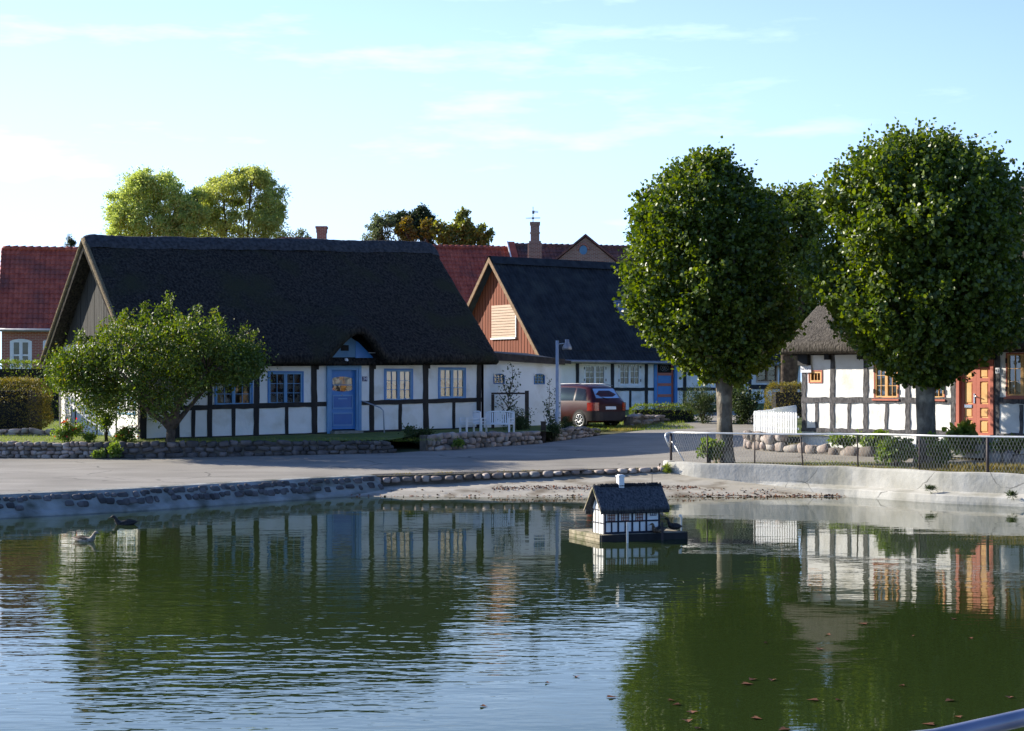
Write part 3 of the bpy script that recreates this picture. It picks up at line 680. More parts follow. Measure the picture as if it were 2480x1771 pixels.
F1.box(mo, a0+wd*.1, a1-wd*.1, -.09, -.062, z0+ht*.74, z0+ht*.752)
F1.box(mo, a0+wd*.32, a1-wd*.32, -.06, -.045, z0+ht*.505, z0+ht*.525)
mo.build('moulding', M['bluelight'], leaf)
gp = MB(); gp.add([F1.w(a0+wd*.08,-.08,z0+ht*.60), F1.w(a1-wd*.08,-.08,z0+ht*.60), F1.w(a1-wd*.08,-.08,z1-.05), F1.w(a0+wd*.08,-.08,z1-.05)], [(0,1,2,3)]); gp.build('pane', M['glass'], leaf)
cu = MB(); cu.grid([[F1.w(a0+wd*(.12+.76*i/30), -.13+.012*math.sin(i*2), z) for i in range(31)] for z in (z0+ht*.755, z1-.06)]); cu.build('curtain', M['curtain'], leaf)
hk = MB(); hk.lathe(F1.w(a0+wd*.46,-.045,z0+ht*.575), [(0,-.03),(.018,-.02),(.02,0),(.018,.02),(0,.03)], 8); hk.build('knocker', M['chrome'], leaf)
# blue arched boards above the door under the lifted thatch
ar = MB(); A = [F1.at(p) for p in (783,812,845,868,902)]; zb_ = zt1(3)+.02
F1.poly(ar, [(A[0],3.42),(A[4],3.42),(A[4]-.03,3.50),(A[3],3.92),(A[2],4.13),(A[1],3.86),(A[0]+.02,3.50)], -.05, .055)
arch = ar.build('arch_boards', M['bluearch'], cot)
sd = MB(); F1.poly(sd, [(A[3]-.15,3.43),(A[4],3.43),(A[4]-.03,3.50),(A[3],3.92),(A[3]-.12,4.0)], .056, .075); sd.build('side_board', M['blue'], arch)
ah = MB(); c_ = F1.at(834, 843); F1.box(ah, c_[0]-.16, c_[0]+.12, .056, .066, c_[1]-.09, c_[1]+.09); ah.build('hatch', M['dark'], arch)
bm_ = MB(); F1.box(bm_, A[0]-.03, A[4]+.1, -.04, .07, 3.31, 3.42); bm_.build('lintel', M['tar'], cot)
# wall lamp, number plate, handrail, steps
lm = MB(); c_ = F1.w(F1.at(834), .12, F1.at(834,873)[1]); lm.lathe(c_, [(0,-.075),(.05,-.055),(.075,0),(.05,.055),(0,.075)], 12); lm.build('wall_lamp', M['white'], cot)
sg = MB(); c_ = F1.at(883,918); F1.box(sg, c_[0]-.085, c_[0]+.085, .0, .02, c_[1]-.075, c_[1]+.075); num = sg.build('number_plate', M['signblue'], cot)
def text(name, s, Fr, a, z, size, m, parent, o=.022):
    cu_ = bpy.data.curves.new(name, 'FONT'); cu_.body = s; cu_.size = size; cu_.extrude = .002; cu_.align_x = 'CENTER'; cu_.align_y = 'CENTER'
    to = bpy.data.objects.new(name, cu_); me = bpy.data.meshes.new_from_object(to); bpy.data.objects.remove(to)
    X = Fr.U; Z = Vector((0,0,1)); Y = Fr.V
    if X.cross(Z).dot(Y) > 0: X = X
    c = Fr.w(a, o, z); Mx = Matrix(((X.x,0,Y.x,c.x),(X.y,0,Y.y,c.y),(0,1,0,c.z),(0,0,0,1))); me.transform(Mx)
    return link_mesh(name, me, m, parent)
text('digits', '34', F1, c_[0], c_[1], .15, M['signwhite'], num)
hr = MB(); p0 = F1.at(876,972); p1 = F1.at(903,987); pts = [F1.w(p0[0],.05,p0[1]), F1.w(p0[0]+.02,.2,p0[1]-.02), F1.w(p1[0]-.05,.55,p1[1]+.0), F1.w(p1[0]+.02,.62,p1[1]-.1), F1.w(p1[0]+.05,.64,.95)]
hr.tube(pts, .022); hr.build('handrail', M['lampgrey'], cot)
sp = MB(); F1.box(sp, dA0+.12, dA1-.1, -.12, .35, .7, dZ0+.09); F1.box(sp, dA0+.05, dA1+.12, .355, .75, .7, dZ0-.03); sp.build('steps', M['concretewet'], cot)

def thatch_roof(parent, Fr, a0, a1, zr, ze, hw, over=.5, thick=.32, mat='thatch', arch=None, na=None, hip=0.0, ridge='thatchridge', endcurve=.25, amp=.03):
    """zr(a) ridge height, ze(a) eave height (underside), ridge at o=-hw"""
    na = na or int((a1-a0)/.09); ns = 52; rows = []; und = []
    seed = random.uniform(0,50)
    for i in range(na+1):
        f = i/na; a = a0+(a1-a0)*f
        endd = min(a-a0, a1-a); er = clamp(1-endd/.22,0,1)
        r1, r2 = [], []
        Zr, Ze = zr(a), ze(a); sl = (Zr-Ze)/(hw+over)
        prof = []
        prof.append((over-.28, Ze+.03, 0)); prof.append((over-.02, Ze-.03, .0)); prof.append((over+.09, Ze+.04, .0)); prof.append((over+.11, Ze+.16, .01)); prof.append((over+.04, Ze+.30, .02))
        for k in range(1, ns): s = k/ns; prof.append((over+.02-(hw+over)*s, Ze+.30+(Zr-Ze-.30)*s + .09*math.sin(math.pi*s)*0, s))
        prof.append((-hw, Zr+.03, 1))
        for k in range(ns-1, 0, -4): s = k/ns; prof.append((-2*hw-over-.02+(hw+over)*s, Ze+.30+(Zr-Ze-.30)*s, s))
        prof += [(-2*hw-over-.1, Ze+.16, 0), (-2*hw-over, Ze-.02, 0), (-2*hw-over+.3, Ze+.03, 0)]
        out_ = []
        for (o, z, s) in prof:
            nzv = mnoise.noise(Vector((a*1.3+seed, o*1.3, s*3)))*amp*1.3 + mnoise.noise(Vector((a*6+seed, o*6, z*2)))*amp*.8
            zz = z+nzv*(0.4 if s == 0 else 1) - er*er*.10*(1 if s > 0 else .3)
            aa = a
            if arch and o > -hw:
                x = arch(a)
                if x > 0: k_ = clamp(1-s/.62, 0, 1)**1.5; zz += x*k_; o = o + .10*k_*x
            if s > .93: zz += .02*(1-(1-s)/.07)
            if hip: pass
            out_.append(Fr.w(aa, o, zz))
        rows.append(out_)
    mb = MB(); mb.grid(rows, smooth=True)
    # underside and end faces
    inn = []
    for i in (0, na):
        a = a0 if i == 0 else a1; Zr, Ze = zr(a), ze(a)
        outer = rows[i]; n_ = len(outer); inner = []
        for k, p in enumerate(outer):
            loc = p - Fr.O; o = loc.dot(Fr.V); lim = over-.28
            oi = clamp(o, -2*hw-lim, lim); zi = min(p.z, Ze+.03+(Zr-thick*1.25-Ze)*(1-abs(oi+hw)/(hw+lim)))
            inner.append(Fr.w(a, oi, zi))
        inn.append(inner)
        mb.grid([outer, inner] if i else [inner, outer], smooth=False)
    mb.grid([inn[0], inn[1]] , smooth=False)
    roof = mb.build('roof', M[mat], parent)
    # rolled ridge cap
    rc = MB(); rws = []
    for i in range(na+1):
        a = a0+(a1-a0)*i/na; Zr, Ze = zr(a), ze(a); sl = (Zr-Ze-.3)/(hw+over); r_ = []
        for t_ in np.linspace(-1, 1, 15):
            d = t_*.36; lift = .085*(1-abs(t_)**6)+.012
            zz = Zr+.03 - abs(d)*sl*(1-.35*math.exp(-abs(d)*7)) + lift + mnoise.noise(Vector((a*1.1,3,seed)))*.035 + mnoise.noise(Vector((a*8, t_*3, seed)))*.022
            e_ = min(a-a0, a1-a); zz -= .10*clamp(1-e_/.25,0,1)**2
            r_.append(Fr.w(a, -hw-d, zz))
        rws.append(r_)
    rc.grid(rws[::-1]); 
    for r_ in (rws[0], rws[-1]): rc.add([*r_, Fr.w((r_[0]-Fr.O).dot(Fr.U), -hw, r_[7].z-.45)], [tuple(range(16))])
    rc.build('ridge_cap', M[ridge], roof)
    return roof
def arch1(a):
    c = F1.at(848); l_, r_ = F1.at(766), F1.at(922)
    x = (a-l_)/(c-l_) if a < c else (r_-a)/(r_-c)
    x = clamp(x, 0, 1); return .93*(x*x*(3-2*x))**.75 if x > 0 else 0
def zr1(a): return 7.08 + .40*clamp(a/AL,0,1) + (-.06 if a > AL else 0)
def ze1(a): return 3.20 + .15*a/AL
rf = thatch_roof(cot, F1, -.45, AL+.28, zr1, ze1, GW/2, over=.50, arch=arch1)
# straw-coloured verge along the left gable
vg = MB()
for sgn in (1,-1):
    pts = [F1.w(-.44, -GW/2 + sgn*(GW/2+.42)*(1-s), ze1(0)+.14+(zr1(0)-ze1(0)-.16)*s) for s in np.linspace(0,1,20)]
    vg.tube(pts, .085, 7)
vg.build('verge_edge', M['straw'], rf)

# ---- white lean-to between the cottage and the boarded house
shed = thing('lean_to', (F1.w(AL,0,1.2)), 'low white lean-to with two tiny arched windows and black roof edge beside the cottage', 'outbuilding')
aR = F1.at(1358); s0 = AL+.09
def small_arch(px0, px1, py0, py1): 
    p = F1.at(px0, (py0+py1)/2)[0]; q = F1.at(px1, (py0+py1)/2)[0]; return (p, q, F1.at(px0, py1)[1], F1.at(px0, py0)[1])
sw = [small_arch(1195,1222,905,930), small_arch(1293,1319,905,931)]
mb = MB(); zs = lambda a: 3.50 + (3.38-3.50)*(a-s0)/(aR-s0)
wall_cells(mb, F1, s0, aR, lambda a: .9, zs, sw)
mb.add([F1.w(aR,0,.9), F1.w(aR,-2.2,.9), F1.w(aR,-2.2,3.6), F1.w(aR,0,3.38)], [(0,1,2,3)])
mb.add([F1.w(s0,-2.2,.9), F1.w(aR,-2.2,.9), F1.w(aR,-2.2,3.6), F1.w(s0,-2.2,3.6)], [(3,2,1,0)])
mb.build('wall', M['plaster'], shed)
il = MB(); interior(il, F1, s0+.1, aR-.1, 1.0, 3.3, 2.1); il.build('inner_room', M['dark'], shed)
for w in sw:
    wn = window(shed, F1, *w, M['bluedark'], cols=3, rows=3, casements=1, fw=.02, sash_w=.015, bar=.022, sash=M['bluearch'])
    hd = MB(); n_ = 8; pts = [(w[0],w[3]-.075)] + [(w[0]+(w[1]-w[0])*i/n_, w[3]-.075+.075*math.sqrt(max(0,1-(2*i/n_-1)**2))) for i in range(n_+1)] + [(w[1],w[3]-.075),(w[1],w[3]+.01),(w[0],w[3]+.01)]
    F1.poly(hd, pts, -.03, .024); hd.build('arch_head', M['plaster'], wn)
rb = MB(); n_ = 1
P = lambda a,o,z: F1.w(a,o,z)
a0_, a1_ = s0-.05, aR+.28
rb.hexa([P(a0_,.22,3.46), P(a1_,.22,3.33), P(a1_,-2.4,3.62), P(a0_,-2.4,3.75), P(a0_,.22,3.66), P(a1_,.22,3.44), P(a1_,-2.4,3.74), P(a0_,-2.4,3.88)])
rb.build('roof', M['tar'], shed)
fb = MB(); fb.hexa([P(a0_,.27,3.44), P(a1_-.3,.27,3.30), P(a1_-.3,.223,3.30), P(a0_,.223,3.44), P(a0_,.27,3.70), P(a1_-.3,.27,3.50), P(a1_-.3,.223,3.50), P(a0_,.223,3.70)]); fb.build('fascia', M['darkwood'], shed)
# ================================================================== 2. boarded gable house with the dark corrugated roof
F2 = Frame((1.346,69,0), u1, n1); C2L = 14.9; W2 = 7.0
G2 = Frame((1.346,69,0), (-.574,.819,0), (-.819,-.574,0))
h2 = thing('gabled_house', (1.346,69,1.6), 'half-timbered house with red boarded gable, dark corrugated roof and skylight behind the red car', 'house')
Z2E, Z2R, Z2B = 3.93, 8.10, 1.45
def q2(p):  
    a = F2.at(p[0], (p[1]+p[3])/2)[0]; c = F2.at(p[2], (p[1]+p[3])/2)[0]; xm = (p[0]+p[2])/2; return (a, c, F2.at(xm, p[3])[1], F2.at(xm, p[1])[1])
w2 = [q2(p) for p in [(1413,881,1468,935),(1497,878,1552,936)]]; w2b = q2((1831,870,1883,927)); d2 = q2((1588,868,1634,990))
mb = MB(); wall_cells(mb, F2, 0, C2L, lambda a: Z2B-.3, lambda a: Z2E+.1, w2+[w2b, d2])
wall_cells(mb, G2, 0, W2, lambda a: Z2B-.3, lambda a: Z2E+.05, [])
mb.add([F2.w(0,-W2,1.2), F2.w(C2L,-W2,1.2), F2.w(C2L,-W2,4), F2.w(0,-W2,4)], [(3,2,1,0)])
mb.add([F2.w(C2L,0,1.2), F2.w(C2L,-W2,1.2), F2.w(C2L,-W2,4), F2.w(C2L,-W2/2,8), F2.w(C2L,0,4)], [(0,1,2,3,4)])
mb.build('wall', M['plaster2'], h2)
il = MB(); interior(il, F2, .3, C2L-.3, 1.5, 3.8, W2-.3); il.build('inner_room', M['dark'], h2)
gb = MB(); nb = 66
gt2 = lambda a: 3.9 + (Z2R-.12-3.9)*(1-abs(a-W2/2)/(W2/2))
for i in range(nb):
    a0, a1 = W2*i/nb, W2*(i+1)/nb-.02; z1, z2 = gt2(a0), gt2(a1); z0 = 3.9
    G2.poly(gb, [(a0,z0),(a1,z0),(a1,max(z2,z0+.01)),(a0,max(z1,z0+.01))], -.04, .03+.012*(i%2))
gb.build('gable_boards', M['redboard'], h2)
sh = MB(); A_ = G2.at(1194,780)[0]; B_ = G2.at(1252,780)[0]; A_, B_ = min(A_,B_), max(A_,B_); zt_, zb_ = G2.at(1223,738)[1], G2.at(1223,818)[1]
for i in range(12): z = zb_+(zt_-zb_)*i/12; G2.box(sh, A_, B_, .05, .085, z, z+(zt_-zb_)/12-.018)
shut = sh.build('shutter', M['palewood'], h2)
s2 = MB(); G2.box(s2, A_-.03, B_+.03, .045, .12, zb_-.07, zb_-.003); G2.box(s2, A_-.05, A_-.003, .045, .09, zb_, zt_); s2.build('shutter_sill', M['white'], shut)
tb = MB()
for px in (1398,1483,1565,1658,1742,1816,1891,1926):
    a = F2.at(px); F2.beam(tb, a, Z2E, a, Z2B-.2, .17, -.05, .022)
    if px < 1600: F2.box(tb, a+.08, a+.20, -.03, .05, Z2E-.42, Z2E-.17)
for px in (1526,1440,1614,1700):
    if px == 1614: continue
    a = F2.at(px); F2.beam(tb, a, 2.4, a, 1.3, .11, -.05, .019)
zr_ = F2.at(1526,943)[1]
F2.beam(tb, 0, zr_, d2[0]-.12, zr_, .14, -.05, .028); F2.beam(tb, d2[1]+.12, zr_, F2.at(1800), zr_, .14, -.05, .028)
F2.box(tb, .0, C2L, -.05, .036, Z2E-.10, Z2E+.16); F2.box(tb, 0, d2[0]-.1, -.05, .05, Z2B-.3, Z2B+.08); F2.box(tb, d2[1]+.1, C2L, -.05, .05, Z2B-.3, Z2B+.08)
zk = F2.at(1860,932)[1]; F2.box(tb, F2.at(1816), C2L, -.05, .05, zk-.2, zk)
tb.build('timber_frame', M['tar'], h2)
for w in w2:
    wn = window(h2, F2, *w, M['white'], fw=.07, sash_w=.05, bar=.022)
    for a in (w[0]+.03, w[1]-.03):
        for z in (w[2]+.2, w[3]-.25): hg = MB(); F2.box(hg, a-.02, a+.02, .02, .035, z, z+.11); hg.build('hinge', M['black'], wn)
window(h2, F2, *w2b, M['palewood'], fw=.07, cols=1, rows=4, sash_w=.05, sash=M['brownwood'])
# panelled door in red and blue with a patterned fanlight
df = MB()
F2.box(df, d2[0]-.12, d2[0]+.05, -.08, .05, d2[2]-.1, d2[3]+.14); F2.box(df, d2[1]-.05, d2[1]+.12, -.08, .05, d2[2]-.1, d2[3]+.14); F2.box(df, d2[0]+.05, d2[1]-.05, -.08, .05, d2[3]-.02, d2[3]+.14)
dfo = df.build('door_frame', M['blue'], h2)
dr = MB(); a0, a1, z0, z1 = d2[0]+.05, d2[1]-.05, d2[2], d2[3]-.02; hh = z1-z0
F2.box(dr, a0, a0+.10, -.09, -.04, z0, z1); F2.box(dr, a1-.10, a1, -.09, -.04, z0, z1)
for f in (0,.235,.455,.665,.93): F2.box(dr, a0+.10, a1-.10, -.09, -.04, z0+hh*f, z0+hh*f+.12)
dl = dr.build('door', M['redpaint'], h2)
for f0, f1 in ((.05,.24),(.29,.46),(.51,.67)):
    pb = MB(); F2.box(pb, a0+.1, a1-.1, -.08, -.06, z0+hh*f0, z0+hh*f1); pb.build('panel', M['blue'], dl)
pb = MB(); F2.box(pb, a0+.1, a1-.1, -.09, -.07, z0+hh*.71, z0+hh*.935); pb.build('fanlight', M['dark'], dl)
pb = MB(); c = F2.w((a0+a1)/2, -.055, z0+hh*.82)
for r_ in (.08,.15): pb.tube([c+F2.U*math.cos(t_)*r_*1.5+Vector((0,0,math.sin(t_)*r_)) for t_ in np.linspace(0,2*math.pi,20)], .012, 5)
for t_ in (.5,1.2,1.9,2.6): pb.tube([c-F2.U*math.cos(t_)*.3-Vector((0,0,math.sin(t_)*.18)), c+F2.U*math.cos(t_)*.3+Vector((0,0,math.sin(t_)*.18))], .008, 5)
pb.build('tracery', M['gutter'], dl)
# corrugated roof
def slope_roof(Fr, a0, a1, o_eave, z_eave, o_ridge, z_ridge, pitch, amp, rowh=0, rowstep=0, na=None, sag=0):
    """one roof slope with running waves up the slope; returns MB (sheet with thickness)"""
    mb = MB(); Ls = math.hypot(o_ridge-o_eave, z_ridge-z_eave); do, dz = (o_ridge-o_eave)/Ls, (z_ridge-z_eave)/Ls
    no, nz_ = -dz, do
    if nz_ < 0: no, nz_ = dz, -do
    na = na or int((a1-a0)/pitch*6); rows = []
    st_ = [0]
    if rowh:
        k = 0
        while k*rowh < Ls: st_ += [k*rowh+.001, min(Ls,(k+1)*rowh)]; k += 1
        st_ = st_[1:]
    else: st_ = list(np.linspace(0, Ls, 9))
    for j, s_ in enumerate(st_):
        lift = (rowstep if (rowh and j % 2 == 0) else 0)
        r_ = []
        for i in range(na+1):
            a = a0+(a1-a0)*i/na; h_ = amp*math.sin(2*math.pi*a/pitch) + lift + (mnoise.noise(Vector((a*.5, s_*.5, 3)))*sag)
            if rowh: h_ = amp*(abs(math.sin(math.pi*a/pitch))*2-1) + lift
            r_.append(Fr.w(a, o_eave+do*s_+no*h_, z_eave+dz*s_+nz_*h_))
        rows.append(r_)
    mb.grid(rows, smooth=not rowh)
    # thickness below
    b_ = [Fr.w(a0,o_eave-no*.10,z_eave-nz_*.10), Fr.w(a1,o_eave-no*.10,z_eave-nz_*.10), Fr.w(a1,o_ridge-no*.10,z_ridge-nz_*.10), Fr.w(a0,o_ridge-no*.10,z_ridge-nz_*.10)]
    t_ = [Fr.w(a0,o_eave-no*.03,z_eave-nz_*.03), Fr.w(a1,o_eave-no*.03,z_eave-nz_*.03), Fr.w(a1,o_ridge-no*.03,z_ridge-nz_*.03), Fr.w(a0,o_ridge-no*.03,z_ridge-nz_*.03)]
    mb.hexa(b_+t_)
    return mb
r2 = slope_roof(F2, -.38, C2L+.2, .42, Z2E-.32, -W2/2, Z2R+.04, .177, .022, sag=.05)
r2b = slope_roof(F2, -.38, C2L+.2, -W2-.42, Z2E-.32, -W2/2, Z2R+.04, .177, .022)
r2.add(r2b.v, r2b.f, True)
roof2 = r2.build('roof', M['corr'], h2)
rc = MB(); rows = []
for i in range(61):
    a = -.40 + (C2L+.62)*i/60; rows.append([F2.w(a, -W2/2+.36, Z2R-.30+.06), F2.w(a, -W2/2+.10, Z2R+.10), F2.w(a, -W2/2-.10, Z2R+.10), F2.w(a, -W2/2-.36, Z2R-.24)])
rc.grid(rows[::-1], smooth=False); rc.build('ridge_cap', M['corr'], roof2)
vb = MB()
for sgn in (1,-1):
    o0, o1 = -W2/2+sgn*(W2/2+.47), -W2/2
    vb.hexa([F2.w(-.43,o0,Z2E-.62), F2.w(-.385,o0,Z2E-.62), F2.w(-.385,o1,Z2R-.19), F2.w(-.43,o1,Z2R-.19), F2.w(-.43,o0,Z2E-.38), F2.w(-.385,o0,Z2E-.38), F2.w(-.385,o1,Z2R+.05), F2.w(-.43,o1,Z2R+.05)])
vb.build('verge_board', M['brownwood'], roof2)
gu = MB(); gu.tube([F2.w(-.35,.50,Z2E-.34), F2.w(C2L+.1,.50,Z2E-.37)], .075, 8); gu.tube([F2.w(F2.at(1905),.42,Z2E-.4), F2.w(F2.at(1905),.10,Z2E-.75), F2.w(F2.at(1905),.09,1.2)], .06, 8); gu.build('gutter', M['gutter'], h2)
# skylight on the front slope
RS = Vector((0,0,0)); o_e, z_e, o_r, z_r = .42, Z2E-.32, -W2/2, Z2R+.04
Lr = math.hypot(o_r-o_e, z_r-z_e); do_, dz_ = (o_r-o_e)/Lr, (z_r-z_e)/Lr; nrm = (n1*dz_ - Vector((0,0,1))*do_).normalized()
def roofpt(px, py, h_=0):
    r_ = Vector(((px-CX)/F, 1, -(py-HOR)/F)); P0 = F2.w(0, o_e, z_e); t_ = (P0-Vector((0,0,H))).dot(nrm)/r_.dot(nrm); return Vector((0,0,H))+r_*t_+nrm*h_
c0 = roofpt(1478,731); c1 = roofpt(1519,769)
ar_ = ((c0-F2.O).dot(F2.U), (c1-F2.O).dot(F2.U)); zr0, zr1_ = c1.z, c0.z
def RP(a, z, h_): s_ = (z-z_e)/dz_; return F2.w(a, o_e+do_*s_, z)+nrm*h_
a0, a1 = ar_[0]+.12, ar_[0]+1.0
sk = MB()
for (x0,x1,y0,y1) in [(a0,a0+.08,zr0,zr1_),(a1-.08,a1,zr0,zr1_),(a0+.08,a1-.08,zr0,zr0+.07),(a0+.08,a1-.08,zr1_-.09,zr1_)]:
    sk.hexa([RP(x0,y0,.0),RP(x1,y0,.0),RP(x1,y1,.0),RP(x0,y1,.0),RP(x0,y0,.10),RP(x1,y0,.10),RP(x1,y1,.10),RP(x0,y1,.10)])
sko = sk.build('skylight', M['gutter'], roof2)
sk = MB(); sk.hexa([RP(a0+.08,zr0+.07,.03),RP(a1-.08,zr0+.07,.03),RP(a1-.08,zr1_-.09,.03),RP(a0+.08,zr1_-.09,.03),RP(a0+.08,zr0+.07,.06),RP(a1-.08,zr0+.07,.06),RP(a1-.08,zr1_-.09,.06),RP(a0+.08,zr1_-.09,.06)]); sk.build('pane', M['bluedark'], sko)
sk = MB(); sk.hexa([RP(a0-.04,zr0-.14,.03),RP(a1+.04,zr0-.14,.03),RP(a1+.04,zr0-.01,.03),RP(a0-.04,zr0-.01,.03),RP(a0-.04,zr0-.14,.06),RP(a1+.04,zr0-.14,.06),RP(a1+.04,zr0-.01,.06),RP(a0-.04,zr0-.01,.06)]); sk.build('flashing', M['bluelight'], sko)

# ================================================================== 3. half-timbered cottage on the right
u3 = Vector((.6374,-.7705,0)); n3 = Vector((-.7705,-.6374,0))
F3 = Frame((8.16,46.5,0), u3, n3); C3L = 17.0; W3 = 7.4
c3 = thing('half_timbered_cottage', (8.16,46.5,1.3), 'sunlit half-timbered cottage with grey thatch, orange windows and orange double door', 'house')
def q3(p):
    a = F3.at(p[0], (p[1]+p[3])/2)[0]; c = F3.at(p[2], (p[1]+p[3])/2)[0]; xm = (p[0]+p[2])/2; return (a, c, F3.at(xm, p[3])[1], F3.at(xm, p[1])[1])
w3 = [q3(p) for p in [(2117,878,2177,966),(2230,872,2289,967),(2437,854,2515,962)]]; ws = q3((1959,897,1992,928))
dd = q3((2318,832,2408,1054))
w3.append((w3[2][1]+2.2, w3[2][1]+3.15, w3[2][2], w3[2][3])); w3.append((w3[2][1]+5.0, w3[2][1]+5.95, w3[2][2], w3[2][3]))
Z3E = 3.62; zS = 1.38
mb = MB(); wall_cells(mb, F3, 0, C3L, lambda a: .8, lambda a: Z3E+.25, w3+[ws,dd], depth=.18)
mb.add([F3.w(0,0,.8), F3.w(0,-W3,.8), F3.w(0,-W3,3.8), F3.w(0,-W3/2,7.7), F3.w(0,0,3.8)], [(4,3,2,1,0)])
mb.add([F3.w(0,-W3,.8), F3.w(C3L,-W3,.8), F3.w(C3L,-W3,3.8), F3.w(0,-W3,3.8)], [(3,2,1,0)])
mb.add([F3.w(C3L,0,.8), F3.w(C3L,-W3,.8), F3.w(C3L,-W3,3.8), F3.w(C3L,-W3/2,7.7), F3.w(C3L,0,3.8)], [(0,1,2,3,4)])
mb.build('wall', M['plaster2'], c3)
il = MB(); interior(il, F3, .3, C3L-.3, 1.3, 3.7, W3-.3); il.build('inner_room', M['dark'], c3)
tb = MB(); jj = .016
posts = [1942,2017,2097,2199,2311,2417]; pa = [max(F3.at(p), .08) for p in posts]; dpa = 1.75
while pa[-1] < C3L-2: pa.append(pa[-1]+dpa)
for i, a in enumerate(pa):
    F3.beam(tb, a, Z3E+.2, a+random.uniform(-.03,.03), zS-.05, .15, -.05, .022, jj, .14)
zr3 = lambda a: 2.20+.004*a
for s0_, s1_ in [(0, dd[0]), (dd[1]+.12, C3L)]:
    F3.beam(tb, s0_, zr3(s0_), s1_, zr3(s1_), .15, -.05, .03, jj, .14); F3.beam(tb, s0_, zS-.02, s1_, zS+.01, .11, -.05, .034, jj, .14)
for px in (1978,2057,2148,2258,2474):
    a = F3.at(px); F3.beam(tb, a, 2.13, a+random.uniform(-.03,.03), zS, .10, -.05, .019, jj, .14)
for a in [pa[-1]-dpa*k+.9 for k in range(0,5)]: F3.beam(tb, a, 2.15, a, zS, .1, -.05, .019, jj, .14)
F3.box(tb, 0, C3L, -.05, .04, Z3E-.03, Z3E+.3)
tb.build('timber_frame', M['greytimber'], c3)
for k, a in enumerate(pa[:6]):
    be = MB()
    if a < .3: F3.box(be, -.02, .32, -.1, .16, Z3E-.45, Z3E-.05)
    else: F3.box(be, a-.19, a-.03, -.05, .15, Z3E-.30-.06*(k==5), Z3E-.08-.06*(k==5))
    be.build('beam_end', M['tar'], c3)
for i, w in enumerate(w3):
    wn = window(c3, F3, *w, M['redpaint'], sash=M['orange'], fw=.035, sash_w=.04, bar=.014, o=.0, curtain=2, sill=M['redpaint'])
    for a in (w[0]+.015, w[1]-.015):
        for z in (w[2]+.14, w[3]-.26): hg = MB(); F3.box(hg, a-.02, a+.02, .02, .035, z, z+.12); hg.build('hinge', M['black'], wn)
window(c3, F3, *ws, M['redpaint'], sash=M['orange'], cols=3, rows=1, casements=1, fw=.03, sash_w=.05)
# double door set deep in a red frame
a0, a1, z0, z1 = dd
fr3 = MB(); zt3 = F3.at(2362,875)[1]
F3.box(fr3, a0, a0+.09, -.20, .05, z0-.02, z1-.1); F3.box(fr3, a1-.09, a1, -.20, .05, z0-.02, z1-.1)
F3.box(fr3, a0+.09, a1-.09, -.18, -.02, zt3, zt3+.07); F3.box(fr3, a0-.02, a1+.02, -.18, .10, z1-.17, z1-.05); F3.box(fr3, a0-.06, a1+.06, -.18, .16, z1-.05, z1+.02)
F3.box(fr3, a0-.02, a0+.11, .051, .08, z0, z0+.32)
fo = fr3.build('door_frame', M['redpaint'], c3)
tg = MB(); F3.box(tg, a0+.09, a1-.09, -.16, -.14, zt3+.07, z1-.17); tg.build('transom_pane', M['dark'], fo)
for k in (1,2,3): tg = MB(); x = a0+.09+(a1-a0-.18)*k/4; F3.box(tg, x-.012, x+.012, -.139, -.11, zt3+.07, z1-.17); tg.build('transom_bar', M['redpaint'], fo)
F3d = Frame(F3.w(0,.12,0), u3, n3)
mid = (a0+a1)/2; H_ = zt3-z0
for k, (x0, x1) in enumerate([(a0+.09, mid-.002), (mid+.002, a1-.09)]):
    lb = MB(); F3d.box(lb, x0, x0+.11, -.20, -.15, z0, zt3); F3d.box(lb, x1-.11, x1, -.20, -.15, z0, zt3)
    for f0, f1 in [(0,.035),(.20,.235),(.37,.42),(.725,.77),(.90,.95)]: F3d.box(lb, x0+.11, x1-.11, -.20, -.15, z0+H_*f0-0, z0+H_*(f1)+(0.0))
    F3d.box(lb, x0+.11, x1-.11, -.20, -.15, z0+H_*.955, zt3)
    lo = lb.build('door', M['redpaint'], c3)
    for f0, f1 in [(.035,.20),(.235,.37),(.42,.725),(.77,.90)]:
        pb = MB(); F3d.box(pb, x0+.11, x1-.11, -.19, -.175, z0+H_*f0, z0+H_*f1); F3d.box(pb, x0+.145, x1-.145, -.175, -.16, z0+H_*f0+.04, z0+H_*f1-.04); pb.build('panel', M['orange'], lo)
    if k == 0:
        pb = MB(); F3d.box(pb, x0+.12, x1-.12, -.155, -.135, z0+H_*.37, z0+H_*.41); pb.build('letter_plate', M['chrome'], lo)
        pb = MB(); F3d.box(pb, x1-.07, x1-.03, -.15, -.135, z0+H_*.43, z0+H_*.56); pb.tube([F3d.w(x1-.05,-.12,z0+H_*.53), F3d.w(x1+.09,-.09,z0+H_*.52)], .012, 6); pb.build('handle', M['chrome'], lo)
sp = MB(); F3.box(sp, a0-.05, a1+.05, -.18, .30, 1.0, z0-.02); F3.box(sp, a0-.1, a1+.1, .305, .65, .8, z0-.17); sp.build('steps', M['concretewet'], c3)
thatch_roof(c3, F3, -.30, C3L+.3, lambda a: 7.98 if a > 1.2 else 7.98-(1.2-a)*.55, lambda a: 3.50, W3/2, over=.42, mat='thatch3', ridge='thatch3', na=190)
